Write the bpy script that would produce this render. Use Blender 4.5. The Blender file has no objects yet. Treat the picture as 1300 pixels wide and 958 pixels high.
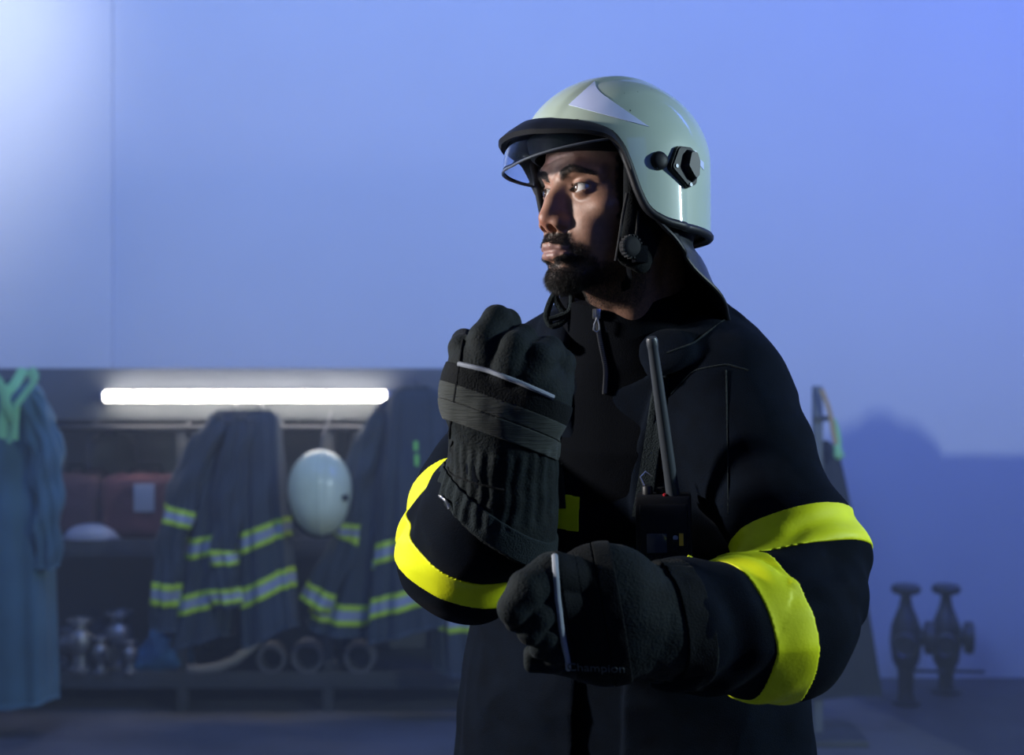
import bpy, math, random
import numpy as np
import openvdb
from mathutils import Vector, Matrix
from mathutils.bvhtree import BVHTree

random.seed(7); RNG = np.random.RandomState(11)
sc = bpy.context.scene
COL = sc.collection
R = math.radians
F32 = np.float32

# ------------------------------------------------------------------ camera
FPX, CZ = 1850.0, 1.52            # focal length in pixels of a 1300 px wide frame, height of the lens
cam_d = bpy.data.cameras.new('camera'); cam = bpy.data.objects.new('camera', cam_d); COL.objects.link(cam)
cam.location = (0, 0, CZ); cam.rotation_euler = (R(90), 0, 0)
cam_d.sensor_width = 36; cam_d.lens = FPX/1300*36; cam_d.shift_y = -45/1300
cam_d.dof.use_dof = True; cam_d.dof.focus_distance = 1.66; cam_d.dof.aperture_fstop = 5.0
cam_d.clip_start = .05; cam_d.clip_end = 60
sc.camera = cam
sc.view_settings.view_transform = 'Standard'; sc.view_settings.look = 'None'
sc.view_settings.gamma = 1; sc.view_settings.use_curve_mapping = False
sc.view_settings.exposure = 0.0
sc.cycles.use_denoising = True
sc.cycles.max_bounces = 6; sc.cycles.diffuse_bounces = 3; sc.cycles.transparent_max_bounces = 12
sc.cycles.volume_bounces = 0; sc.cycles.volume_step_rate = 2.0

# ------------------------------------------------------------------ world and lights
w = bpy.data.worlds.new('world'); sc.world = w; w.use_nodes = True
w.node_tree.nodes['Background'].inputs[0].default_value = (.02, .03, .1, 1)
w.node_tree.nodes['Background'].inputs[1].default_value = .2

def lamp(name, kind, loc, aim, col, power, **kw):
    d = bpy.data.lights.new(name, kind); d.color = col; d.energy = power
    for k, v in kw.items(): setattr(d, k, v)
    o = bpy.data.objects.new(name, d); COL.objects.link(o)
    o.location = loc; o.rotation_euler = (Vector(aim)-Vector(loc)).to_track_quat('-Z', 'Y').to_euler()
    return o

# white lamp at the right of the hall: lights the wall, the helmet and the near sleeve from the side
lamp('right_lamp', 'AREA', (3.0, 1.2, 2.30), (-.4, 4.5, 1.5), (.70, .91, 1.0), 96, shape='RECTANGLE', size=.08, size_y=.24)
# lamp beside the man, lighting the side of the face he turns to
lamp('side_lamp', 'SPOT', (-1.75, 1.58, 1.90), (.05, 1.72, 1.45), (1.0, .95, .91), 250, spot_size=R(50), spot_blend=.5, shadow_soft_size=.10)
# blue light of the hall
lamp('blue_flood_right', 'AREA', (3.2, 3.8, 4.3), (1.9, 7.2, 2.1), (.07, .15, 1.0), 116, size=1.6)
lamp('blue_flood_left', 'AREA', (-.9, 3.4, 4.5), (-.3, 7.2, 2.5), (.19, .35, 1.0), 134, size=1.6)
lamp('blue_flood_front', 'AREA', (1.8, -1.2, 3.2), (.4, 1.8, 1.3), (.08, .2, 1.0), 9, size=1.2)
lamp('white_flood_left', 'SPOT', (-1.3, 4.8, 4.1), (-2.75, 6.5, 2.7), (.85, .92, 1.0), 285, spot_size=R(46), spot_blend=1.0, shadow_soft_size=.3)

# ------------------------------------------------------------------ helpers
def W(px, py, d):
    """point of the place seen at photo pixel (px, py), d metres in front of the lens"""
    return np.array(((px-650)/FPX*d, d, CZ-(py-434)/FPX*d))

def link(o, parent=None):
    COL.objects.link(o)
    if parent is not None:
        o.parent = parent
        o.matrix_parent_inverse = Matrix.Translation(parent.location).inverted() if parent.rotation_euler[2] == 0 else parent.matrix_basis.inverted()
    return o

def tag(o, label=None, cat=None, group=None, kind=None):
    for k, v in (('label', label), ('category', cat), ('group', group), ('kind', kind)):
        if v: o[k] = v
    return o

def empty(name, loc, label, cat, group=None):
    o = bpy.data.objects.new(name, None); o.location = tuple(loc); o.empty_display_size = .05; COL.objects.link(o)
    return tag(o, label, cat, group)

def mesh(name, V, Fc, mat, parent=None, smooth=True, colors=None, mats=None, local=False):
    """one mesh object. V are world points unless local; the origin is moved to the parent's or to the base of the points"""
    V = np.asarray(V, dtype=np.float64).reshape(-1, 3)
    if parent is None and not local:
        org = np.array((V[:, 0].mean(), V[:, 1].mean(), V[:, 2].min())); V = V-org
    else: org = np.zeros(3)
    me = bpy.data.meshes.new(name)
    if isinstance(Fc, np.ndarray) and Fc.ndim == 2:
        n, k = Fc.shape
        me.vertices.add(len(V)); me.vertices.foreach_set('co', V.astype(F32).ravel())
        me.loops.add(n*k); me.loops.foreach_set('vertex_index', Fc.astype(np.int32).ravel())
        me.polygons.add(n); me.polygons.foreach_set('loop_start', np.arange(0, n*k, k, dtype=np.int32))
        me.update(calc_edges=True)
    else:
        me.from_pydata(V.tolist(), [], [list(map(int, f)) for f in Fc]); me.update()
    me.validate()
    me.polygons.foreach_set('use_smooth', [smooth]*len(me.polygons))
    if colors is not None:
        ca = me.color_attributes.new('Col', 'FLOAT_COLOR', 'POINT')
        c4 = np.ones((len(V), 4), F32); c4[:, :3] = colors; ca.data.foreach_set('color', c4.ravel())
    if mat is not None: me.materials.append(mat)
    if mats:
        for m in mats: me.materials.append(m)
    o = bpy.data.objects.new(name, me); o.location = tuple(org)
    COL.objects.link(o)
    if parent is not None:
        o.parent = parent
        if not local:
            p, T = parent, Matrix.Identity(4)
            ch = []
            while p is not None: ch.append(p); p = p.parent
            for p in reversed(ch): T = T @ p.matrix_parent_inverse @ p.matrix_basis
            o.matrix_parent_inverse = T.inverted()
    return o

def fixn(V, Fc):
    """outward faces by the sign of the volume"""
    V = np.asarray(V); vol = 0
    for f in Fc:
        a = V[f[0]]
        for i in range(1, len(f)-1): vol += np.dot(a, np.cross(V[f[i]], V[f[i+1]]))
    return Fc if vol > 0 else [list(reversed(f)) for f in Fc]

class MB:
    """collects solids of one part"""
    def __init__(s): s.V = []; s.F = []
    def add(s, V, Fc):
        Fc = fixn(V, Fc); b = len(s.V); s.V += [tuple(map(float, v)) for v in V]; s.F += [[b+i for i in f] for f in Fc]; return s
    def box(s, c, h, M=None, bev=.0):
        c = np.array(c, float); h = np.array(h, float); bev = min(bev, min(h)*.9)
        V = []; 
        if bev <= 0:
            for x in (-1, 1):
                for y in (-1, 1):
                    for z in (-1, 1): V.append(np.array((x, y, z))*h)
            Fc = [(0,1,3,2),(4,6,7,5),(0,4,5,1),(2,3,7,6),(0,2,6,4),(1,5,7,3)]
        else:
            bm = __import__('bmesh').new()
            __import__('bmesh').ops.create_cube(bm, size=2)
            for v in bm.verts: v.co = Vector((v.co.x*h[0], v.co.y*h[1], v.co.z*h[2]))
            __import__('bmesh').ops.bevel(bm, geom=bm.edges[:], offset=bev, segments=2, affect='EDGES', profile=.6)
            V = [np.array(v.co) for v in bm.verts]; bm.verts.index_update(); Fc = [[v.index for v in f.verts] for f in bm.faces]; bm.free()
        if M is not None: V = [M @ v for v in V]
        return s.add([v+c for v in V], Fc)
    def tube(s, pts, r, n=10, flat=None, closed=False):
        pts = [np.array(p, float) for p in pts]; m = len(pts)
        rr = r if hasattr(r, '__len__') else [r]*m
        V = []; prev = None
        for i, p in enumerate(pts):
            t = (pts[(i+1) % m]-pts[i-1]) if closed else (pts[min(i+1, m-1)]-pts[max(i-1, 0)])
            t = t/(np.linalg.norm(t)+1e-12)
            if prev is None:
                a = np.array((0, 0, 1.)) if abs(t[2]) < .9 else np.array((1., 0, 0)); 
                if flat is not None: a = np.array(flat[0], float)
            else: a = prev
            u = a-t*np.dot(a, t); u /= np.linalg.norm(u)+1e-12; v = np.cross(t, u); prev = u
            fl = flat[1] if flat is not None else 1
            for k in range(n):
                q = 2*math.pi*k/n; V.append(p+rr[i]*(math.cos(q)*u*fl+math.sin(q)*v))
        Fc = []
        for i in range(m if closed else m-1):
            for k in range(n):
                a = i*n+k; b = i*n+(k+1) % n; c = ((i+1) % m)*n+(k+1) % n; d = ((i+1) % m)*n+k
                Fc.append((a, b, c, d))
        if not closed: Fc += [tuple(range(n-1, -1, -1)), tuple(range((m-1)*n, m*n))]
        return s.add(V, Fc)
    def lathe(s, prof, c=(0, 0, 0), M=None, n=24):
        """prof: (radius, height) from bottom to top"""
        V = []; c = np.array(c, float)
        for r_, z in prof:
            for k in range(n):
                q = 2*math.pi*k/n; v = np.array((r_*math.cos(q), r_*math.sin(q), z)); V.append((M @ v if M is not None else v)+c)
        Fc = []
        for i in range(len(prof)-1):
            for k in range(n): Fc.append((i*n+k, i*n+(k+1) % n, (i+1)*n+(k+1) % n, (i+1)*n+k))
        Fc += [tuple(range(n-1, -1, -1)), tuple(range((len(prof)-1)*n, len(prof)*n))]
        return s.add(V, Fc)
    def build(s, name, mat, parent=None, smooth=True, local=False):
        o = mesh(name, s.V, s.F, mat, parent, smooth, local=local)
        if smooth:
            o.data.set_sharp_from_angle(angle=R(40))
        return o

def axisM(d, up=(0, 0, 1)):
    """matrix whose z column is d"""
    d = np.array(d, float); d /= np.linalg.norm(d); up = np.array(up, float)
    if abs(np.dot(d, up)) > .95: up = np.array((1., 0, 0))
    x = np.cross(up, d); x /= np.linalg.norm(x); y = np.cross(d, x)
    return np.stack((x, y, d), 1)

# ---- noise on numpy points
_L = RNG.rand(32, 32, 32).astype(F32)
def vnoise(p):
    p = np.asarray(p, F32); i = np.floor(p).astype(np.int32); f = p-i; f = f*f*(3-2*f); i &= 31; j = (i+1) & 31
    x0, y0, z0 = i[..., 0], i[..., 1], i[..., 2]; x1, y1, z1 = j[..., 0], j[..., 1], j[..., 2]; fx, fy, fz = f[..., 0], f[..., 1], f[..., 2]
    a = _L[x0, y0, z0]*(1-fx)+_L[x1, y0, z0]*fx; b = _L[x0, y1, z0]*(1-fx)+_L[x1, y1, z0]*fx
    c = _L[x0, y0, z1]*(1-fx)+_L[x1, y0, z1]*fx; d = _L[x0, y1, z1]*(1-fx)+_L[x1, y1, z1]*fx
    return ((a*(1-fy)+b*fy)*(1-fz)+(c*(1-fy)+d*fy)*fz)*2-1
def ss(a, b, x):
    t = np.clip((x-a)/(b-a), 0, 1); return t*t*(3-2*t)

# ---- distance fields: solids melted into one continuous surface
def ell(c, r, M=None):
    c = np.array(c, float); r = np.array(r, float)
    def fn(X, Y, Z):
        x, y, z = X-c[0], Y-c[1], Z-c[2]
        if M is not None:
            m = M.T; x, y, z = m[0, 0]*x+m[0, 1]*y+m[0, 2]*z, m[1, 0]*x+m[1, 1]*y+m[1, 2]*z, m[2, 0]*x+m[2, 1]*y+m[2, 2]*z
        k0 = np.sqrt((x/r[0])**2+(y/r[1])**2+(z/r[2])**2); k1 = np.sqrt((x/r[0]**2)**2+(y/r[1]**2)**2+(z/r[2]**2)**2)
        return k0*(k0-1)/np.maximum(k1, 1e-6)
    return fn, c-r.max(), c+r.max()
def cap(a, b, ra, rb, flat=None):
    a = np.array(a, float); b = np.array(b, float); ab = b-a; L = max(np.dot(ab, ab), 1e-9)
    def fn(X, Y, Z):
        x, y, z = X-a[0], Y-a[1], Z-a[2]
        t = np.clip((x*ab[0]+y*ab[1]+z*ab[2])/L, 0, 1)
        x = x-t*ab[0]; y = y-t*ab[1]; z = z-t*ab[2]
        if flat is not None:
            n, s = np.array(flat[0], float), flat[1]; n = n/np.linalg.norm(n); q = (x*n[0]+y*n[1]+z*n[2])*(s-1)
            x = x+n[0]*q; y = y+n[1]*q; z = z+n[2]*q
        return np.sqrt(x*x+y*y+z*z)-(ra+(rb-ra)*t)
    m = max(ra, rb); return fn, np.minimum(a, b)-m, np.maximum(a, b)+m
def rbox(c, h, rad, M=None):
    c = np.array(c, float); h = np.array(h, float)
    def fn(X, Y, Z):
        x, y, z = X-c[0], Y-c[1], Z-c[2]
        if M is not None:
            m = M.T; x, y, z = m[0, 0]*x+m[0, 1]*y+m[0, 2]*z, m[1, 0]*x+m[1, 1]*y+m[1, 2]*z, m[2, 0]*x+m[2, 1]*y+m[2, 2]*z
        x, y, z = np.abs(x)-h[0]+rad, np.abs(y)-h[1]+rad, np.abs(z)-h[2]+rad
        return np.sqrt(np.maximum(x, 0)**2+np.maximum(y, 0)**2+np.maximum(z, 0)**2)+np.minimum(np.maximum(x, np.maximum(y, z)), 0)-rad
    q = np.linalg.norm(h); return fn, c-q, c+q
class Field:
    FAR = .06
    def __init__(s, lo, hi, h):
        s.lo = np.array(lo, float); s.h = h; s.n = np.ceil((np.array(hi)-s.lo)/h).astype(int)+1
        s.d = np.full(s.n, s.FAR, F32); s.ax = [(s.lo[i]+h*np.arange(s.n[i])).astype(F32) for i in range(3)]
    def _sl(s, lo, hi):
        a = np.clip(np.floor((np.array(lo)-s.lo)/s.h).astype(int), 0, s.n); b = np.clip(np.ceil((np.array(hi)-s.lo)/s.h).astype(int)+1, 0, s.n)
        return tuple(slice(a[i], b[i]) for i in range(3))
    def _xyz(s, sl): return s.ax[0][sl[0]][:, None, None], s.ax[1][sl[1]][None, :, None], s.ax[2][sl[2]][None, None, :]
    def add(s, prim, k=.01):
        fn, lo, hi = prim; m = max(k, .0)+.02; sl = s._sl(lo-m, hi+m)
        a = s.d[sl]
        if a.size == 0: return s
        v = fn(*s._xyz(sl)).astype(F32); r = np.minimum(a, v)
        if k > 0: q = np.maximum(k-np.abs(a-v), 0)/k; r -= q*q*k*.25
        s.d[sl] = r; return s
    def cut(s, prim, k=.004):
        fn, lo, hi = prim; m = max(k, .0)+.005; sl = s._sl(lo-m, hi+m); a = s.d[sl]
        if a.size == 0: return s
        v = -fn(*s._xyz(sl)).astype(F32); r = np.maximum(a, v)
        if k > 0: q = np.maximum(k-np.abs(a-v), 0)/k; r += q*q*k*.25
        s.d[sl] = r; return s
    def chain(s, pts, rad, k=.01, flat=None):
        for i in range(len(pts)-1): s.add(cap(pts[i], pts[i+1], rad[i], rad[i+1], flat), k)
        return s
    def warp(s, fn, band=.03):
        """adds fn(points) to the field near the surface"""
        idx = np.nonzero(np.abs(s.d) < band)
        p = np.stack([s.ax[i][idx[i]] for i in range(3)], 1)
        s.d[idx] += fn(p).astype(F32); return s
    def cutplane(s, p, n):
        """keeps the side the normal points to"""
        X, Y, Z = s._xyz((slice(None),)*3); s.d = np.maximum(s.d, -((X-p[0])*n[0]+(Y-p[1])*n[1]+(Z-p[2])*n[2]).astype(F32)); return s
    def shell(s, off, thick, *slabs):
        """thin sheet lying on the surface between planes (point, normal, halfwidth)"""
        g = Field.__new__(Field); g.lo, g.h, g.n, g.ax = s.lo, s.h, s.n, s.ax
        g.d = np.maximum(s.d-off, -(s.d-off+thick))
        X, Y, Z = s._xyz((slice(None),)*3)
        for p, n, hw in slabs:
            n = np.array(n, float); n /= np.linalg.norm(n)
            q = ((X-p[0])*n[0]+(Y-p[1])*n[1]+(Z-p[2])*n[2])
            if hw is None: g.d = np.maximum(g.d, -q.astype(F32))
            else: g.d = np.maximum(g.d, np.abs(q)-F32(hw))
        return g
    def surf1(s, iso=0.0):
        """only the largest connected piece"""
        V, Q = s.surf(iso); lab = np.arange(len(V)); E = np.concatenate([Q[:, [0, 1]], Q[:, [1, 2]], Q[:, [2, 3]], Q[:, [3, 0]]])
        while True:
            m = np.minimum(lab[E[:, 0]], lab[E[:, 1]]); new = lab.copy(); np.minimum.at(new, E[:, 0], m); np.minimum.at(new, E[:, 1], m); new = new[new]
            if (new == lab).all(): break
            lab = new
        big = np.bincount(lab).argmax(); keep = lab == big; idx = np.cumsum(keep)-1; return V[keep], idx[Q[keep[Q[:, 0]]]]
    def surf(s, iso=0.0):
        g = openvdb.FloatGrid(1.0); g.copyFromArray(np.ascontiguousarray(s.d))
        p, q = g.convertToQuads(isovalue=iso)
        return p.astype(float)*s.h+s.lo, q[:, ::-1].copy()
    def build(s, name, mat, parent=None, M=None, color=None, mats=None, relax=0):
        V, Q = s.surf1() if 'band' in name or 'strap' in name else s.surf()
        if relax:
            E = np.concatenate([Q[:, [0, 1]], Q[:, [1, 2]], Q[:, [2, 3]], Q[:, [3, 0]]])
            for _ in range(relax):
                S = np.zeros_like(V); C = np.zeros(len(V)); 
                for c in range(3): S[:, c] = np.bincount(E[:, 0], V[E[:, 1], c], len(V))
                C = np.bincount(E[:, 0], minlength=len(V)); V = V*.5+.5*S/np.maximum(C, 1)[:, None]
        cl = color(V) if color is not None else None
        if M is not None: V = M(V); Q = Q[:, ::-1].copy() if np.linalg.det(M(np.eye(3))-M(np.zeros((1, 3)))) < 0 else Q
        return mesh(name, V, Q, mat, parent, True, cl, mats)

def bvh_of(*objs):
    V = []; P_ = []
    bpy.context.view_layer.update()
    for o in objs:
        b = len(V); V += [o.matrix_world @ v.co for v in o.data.vertices]; P_ += [[b+i for i in p.vertices] for p in o.data.polygons]
    return BVHTree.FromPolygons(V, P_)
def hit(bvh, px, py, off=0):
    d = Vector(W(px, py, 1.0))-Vector((0, 0, CZ)); d.normalize()
    h = bvh.ray_cast(Vector((0, 0, CZ)), d)
    if h[0] is None:
        n = bvh.find_nearest(Vector(W(px, py, 1.75))); return np.array(n[0]), np.array(n[1])
    n = h[1] if h[1].dot(d) < 0 else -h[1]
    return np.array(h[0]+n*off), np.array(n)
def path(bvh, pts, off=0, n=8):
    """points laid on the surface under a polyline"""
    out = []
    for i in range(len(pts)-1):
        for k in range(n if i < len(pts)-2 else n+1):
            t = k/n; out.append(hit(bvh, pts[i][0]*(1-t)+pts[i+1][0]*t, pts[i][1]*(1-t)+pts[i+1][1]*t, off)[0])
    out = np.array(out)
    for _ in range(3): out[1:-1] = out[1:-1]*.5+.25*(out[:-2]+out[2:])
    return out
def patch(name, bvh, quad, mat, parent, off=.0012, nu=14, nv=10, thick=.0012, smooth=2):
    """a thin sewn or stuck patch that follows the surface below it; quad = corner pixels"""
    q = [np.array(c, float) for c in quad]; T = np.zeros((nu+1, nv+1, 3)); N = np.zeros_like(T)
    for i in range(nu+1):
        for j in range(nv+1):
            u, v = i/nu, j/nv; c = (q[0]*(1-u)+q[1]*u)*(1-v)+(q[3]*(1-u)+q[2]*u)*v; T[i, j], N[i, j] = hit(bvh, c[0], c[1], 0)
    for _ in range(smooth):
        for A in (T, N):
            A[1:-1, 1:-1] = (A[1:-1, 1:-1]*2+A[:-2, 1:-1]+A[2:, 1:-1]+A[1:-1, :-2]+A[1:-1, 2:])/6
    N /= np.linalg.norm(N, axis=2, keepdims=True)+1e-9
    top = T+N*(off+thick); bot = T+N*(off-.002); V = np.concatenate([top.reshape(-1, 3), bot.reshape(-1, 3)]); m = (nu+1)*(nv+1); Fc = []
    I = lambda i, j: i*(nv+1)+j
    for i in range(nu):
        for j in range(nv):
            Fc.append((I(i, j), I(i+1, j), I(i+1, j+1), I(i, j+1))); Fc.append(tuple(m+k for k in (I(i, j), I(i, j+1), I(i+1, j+1), I(i+1, j))))
    for i in range(nu): Fc += [(I(i, 0), m+I(i, 0), m+I(i+1, 0), I(i+1, 0)), (I(i, nv), I(i+1, nv), m+I(i+1, nv), m+I(i, nv))]
    for j in range(nv): Fc += [(I(0, j), I(0, j+1), m+I(0, j+1), m+I(0, j)), (I(nu, j), m+I(nu, j), m+I(nu, j+1), I(nu, j+1))]
    o = mesh(name, V, fixn(V, Fc), mat, parent); o.data.set_sharp_from_angle(angle=R(50)); return o

# ------------------------------------------------------------------ materials
def mat(name, col, rough=.6, metal=0, bump=0, bscale=200, sheen=0, coat=0, spec=.5, var=0, vscale=6, vcol=False, emit=None, trans=0, alpha=1, stretch=None, sss=0, dirt=None):
    m = bpy.data.materials.new(name); m.use_nodes = True; nt = m.node_tree; b = nt.nodes['Principled BSDF']; N = nt.nodes.new; Lk = nt.links.new
    b.inputs['Base Color'].default_value = (*col, 1); b.inputs['Roughness'].default_value = rough; b.inputs['Metallic'].default_value = metal
    b.inputs['Specular IOR Level'].default_value = spec; b.inputs['Sheen Weight'].default_value = sheen; b.inputs['Sheen Roughness'].default_value = .4
    b.inputs['Coat Weight'].default_value = coat; b.inputs['Coat Roughness'].default_value = .08
    b.inputs['Transmission Weight'].default_value = trans; b.inputs['Alpha'].default_value = alpha
    if sss: b.inputs['Subsurface Weight'].default_value = sss; b.inputs['Subsurface Radius'].default_value = (.9, .35, .2); b.inputs['Subsurface Scale'].default_value = .006
    tc = N('ShaderNodeTexCoord'); mp = N('ShaderNodeMapping'); Lk(tc.outputs['Object'], mp.inputs['Vector'])
    if stretch: mp.inputs['Scale'].default_value = stretch
    src = None
    if vcol:
        a = N('ShaderNodeAttribute'); a.attribute_name = 'Col'; src = a.outputs['Color']
    if var:
        n = N('ShaderNodeTexNoise'); n.inputs['Scale'].default_value = vscale; n.inputs['Detail'].default_value = 5; Lk(mp.outputs[0], n.inputs['Vector'])
        r = N('ShaderNodeMapRange'); r.inputs[1].default_value = .3; r.inputs[2].default_value = .7; r.inputs[3].default_value = 1-var; r.inputs[4].default_value = 1+var; Lk(n.outputs['Fac'], r.inputs[0])
        mx = N('ShaderNodeMix'); mx.data_type = 'RGBA'; mx.blend_type = 'MULTIPLY'; mx.inputs[0].default_value = 1
        if src is not None: Lk(src, mx.inputs[6])
        else: mx.inputs[6].default_value = (*col, 1)
        Lk(r.outputs[0], mx.inputs[7]); src = mx.outputs[2]
    if dirt:
        n = N('ShaderNodeTexNoise'); n.inputs['Scale'].default_value = dirt[0]; n.inputs['Detail'].default_value = 2; Lk(mp.outputs[0], n.inputs['Vector'])
        r = N('ShaderNodeMapRange'); r.inputs[1].default_value = dirt[1]; r.inputs[2].default_value = dirt[1]+.03; Lk(n.outputs['Fac'], r.inputs[0])
        mx = N('ShaderNodeMix'); mx.data_type = 'RGBA'; Lk(r.outputs[0], mx.inputs[0])
        if src is not None: Lk(src, mx.inputs[6])
        else: mx.inputs[6].default_value = (*col, 1)
        mx.inputs[7].default_value = (*dirt[2], 1); src = mx.outputs[2]
    if src is not None: Lk(src, b.inputs['Base Color'])
    if bump:
        n = N('ShaderNodeTexNoise'); n.inputs['Scale'].default_value = bscale; n.inputs['Detail'].default_value = 4; Lk(mp.outputs[0], n.inputs['Vector'])
        u = N('ShaderNodeBump'); u.inputs['Strength'].default_value = bump; u.inputs['Distance'].default_value = .002; Lk(n.outputs['Fac'], u.inputs['Height']); Lk(u.outputs[0], b.inputs['Normal'])
    if emit: b.inputs['Emission Color'].default_value = (*emit[0], 1); b.inputs['Emission Strength'].default_value = emit[1]
    return m
def hexc(r, g, b):
    return tuple(((c/255+.055)/1.055)**2.4 if c > 10 else c/255/12.92 for c in (r, g, b))

M_wall = mat('wall_paint', (.72, .73, .74), .9, bump=.15, bscale=60, var=.02, vscale=1.5)
M_floor = mat('floor_concrete', (.10, .10, .11), .55, bump=.3, bscale=30, var=.25, vscale=3)
M_ceil = mat('ceiling_paint', (.12, .12, .13), .9)
M_skin = mat('skin', (.3, .16, .1), .46, vcol=True, bump=.22, bscale=900, sss=.10, spec=.5, var=.12, vscale=120)
M_eye = mat('eye', (.8, .8, .8), .12, vcol=True, coat=1)
M_hair = mat('hair', (.006, .005, .005), .5)
M_jacket = mat('jacket_cloth', (.0014, .0036, .0085), .85, bump=.5, bscale=900, sheen=.01, var=.25, vscale=40, spec=.07)
M_sweater = mat('sweater_cloth', (.0022, .003, .005), .95, bump=.5, bscale=700, spec=.08)
M_velcro = mat('velcro', (.016, .022, .025), .95, bump=1, bscale=500, sheen=.05, spec=.1)
M_glove = mat('glove_leather', (.0050, .0088, .0105), .8, bump=.6, bscale=350, sheen=.03, spec=.18, var=.3, vscale=60)
M_glove_cloth = mat('glove_cloth', (.005, .0065, .008), .85, bump=.6, bscale=500, sheen=.02, spec=.12)
M_rib = mat('ribbed_strap', (.030, .036, .034), .8, bump=1.0, bscale=260, stretch=(.15, .15, 3), sheen=.1, spec=.3)
M_piping = mat('grey_piping', (.30, .33, .38), .5)
M_yellow = mat('yellow_tape', (.80, .86, .008), .55, bump=.12, bscale=300, var=.05, vscale=30, spec=.3)
M_silver = mat('silver_tape', (.30, .32, .36), .5, metal=.3)
M_helmet = mat('helmet_paint', (.40, .49, .41), .45, coat=.55, spec=.3, var=.04, vscale=12, dirt=(150, .74, (.08, .10, .08)))
M_rubber = mat('black_rubber', (.005, .006, .009), .5, spec=.35)
M_plastic = mat('black_plastic', (.005, .006, .009), .55, spec=.3)
M_leather = mat('neck_leather', (.010, .014, .022), .42, bump=.2, bscale=60, spec=.6)
M_metal = mat('bright_metal', (.6, .6, .6), .3, metal=1)
M_sticker = mat('reflective_sticker', (.56, .64, .92), .35, spec=.6)


# ------------------------------------------------------------------ the hall
def slab(name, pts, thick, m, axis):
    """flat wall given by its corner points, thickened along axis"""
    a = np.array(axis, float)*thick; V = [np.array(p, float) for p in pts]; n = len(V); V = V+[v+a for v in V]
    Fc = [tuple(range(n)), tuple(range(2*n-1, n-1, -1))]+[(k, (k+1) % n, n+(k+1) % n, n+k) for k in range(n)]
    o = mesh(name, V, fixn(V, Fc), m, None, False); o['kind'] = 'structure'; return o
YB, HT, XL = 6.6, 5.0, -2.75
slab('floor', [(XL, -6, 0), (5.2, -6, 0), (5.2, YB, 0), (XL, YB, 0)], .1, M_floor, (0, 0, -1))
slab('ceiling', [(XL, -6, HT), (5.2, -6, HT), (5.2, YB, HT), (XL, YB, HT)], .1, M_ceil, (0, 0, 1))
slab('wall_back', [(XL, YB, 0), (5.2, YB, 0), (5.2, YB, HT), (XL, YB, HT)], .15, M_wall, (0, 1, 0))
slab('wall_left_pier', [(XL, YB-.05, 0), (-1.80, YB-.05, 0), (-1.80, YB-.05, HT), (XL, YB-.05, HT)], .05, M_wall, (0, 1, 0))
slab('wall_left', [(XL, -6, 0), (XL, YB, 0), (XL, YB, HT), (XL, -6, HT)], .12, M_wall, (-1, 0, 0))
slab('wall_right', [(5.2, -6, 0), (5.2, YB, 0), (5.2, YB, HT), (5.2, -6, HT)], .12, M_wall, (1, 0, 0))
slab('wall_front', [(XL, -6, 0), (5.2, -6, 0), (5.2, -6, HT), (XL, -6, HT)], .12, M_wall, (0, -1, 0))

# ------------------------------------------------------------------ the man: head
HC = W(781, 249, 1.75)
def rotm(yaw, pitch, roll):
    Fw = np.array((-math.sin(yaw)*math.cos(pitch), -math.cos(yaw)*math.cos(pitch), math.sin(pitch)))
    L = np.array((math.cos(yaw), -math.sin(yaw), 0.)); U = np.cross(Fw, L)
    L, U = L*math.cos(roll)+U*math.sin(roll), U*math.cos(roll)-L*math.sin(roll)
    return np.stack((L, Fw, U), 1)
HR = rotm(R(54.5), R(1), R(2)); HR[:, 0] *= .94
def HM(p): return np.asarray(p) @ HR.T + HC
person = empty('person', (.13, 1.80, 0), 'man with raised gloved fist, in pale green helmet and black coat with yellow bands', 'person')

EYE = .0318; EC = lambda s: np.array((s*EYE, .0700, 0.))
f = Field((-.12, -.15, -.24), (.10, .14, .14), .00115)
f.add(ell((0, -.012, .03), (.075, .097, .092)), .0)
f.add(ell((0, .032, .036), (.060, .053, .055)), .02)
f.add(ell((0, .030, -.020), (.060, .052, .050)), .02)
f.add(ell((0, .028, -.062), (.050, .052, .044)), .02)
for s in (-1, 1):
    f.add(ell((s*.050, .048, -.022), (.017, .022, .013)), .020)      # cheek bone
    f.add(cap((s*.058, -.004, -.060), (s*.020, .068, -.099), .014, .013), .016)   # jaw
    f.add(cap((s*.060, -.004, -.02), (s*.058, -.004, -.060), .014, .014), .016)
    f.add(ell((s*.028, .060, -.050), (.022, .022, .030)), .016)      # fold beside the mouth
f.add(ell((0, .080, -.101), (.021, .018, .015)), .014)
f.add(ell((0, .070, -.066), (.030, .033, .026)), .014)
f.add(cap((0, -.035, -.05), (-.050, -.090, -.22), .055, .055), .03)       # neck
f.add(cap((0, .018, -.080), (-.035, -.055, -.19), .028, .034), .03)
for s in (-1, 1): f.add(cap((s*.040, -.005, -.08), (s*.012-.04, -.040, -.22), .018, .018), .02)
f.cut(ell((0, .104, .004), (.012, .006, .012)), .012)
for s in (-1, 1):
    f.cut(ell((s*.0335, .0925, -.001), (.0175, .0145, .0125)), .012)   # socket
    f.add(cap((s*.010, .0845, .0185), (s*.030, .0805, .0245), .0070, .0065), .010)
    f.add(cap((s*.030, .0805, .0245), (s*.050, .0630, .0175), .0065, .0060), .010)
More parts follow.
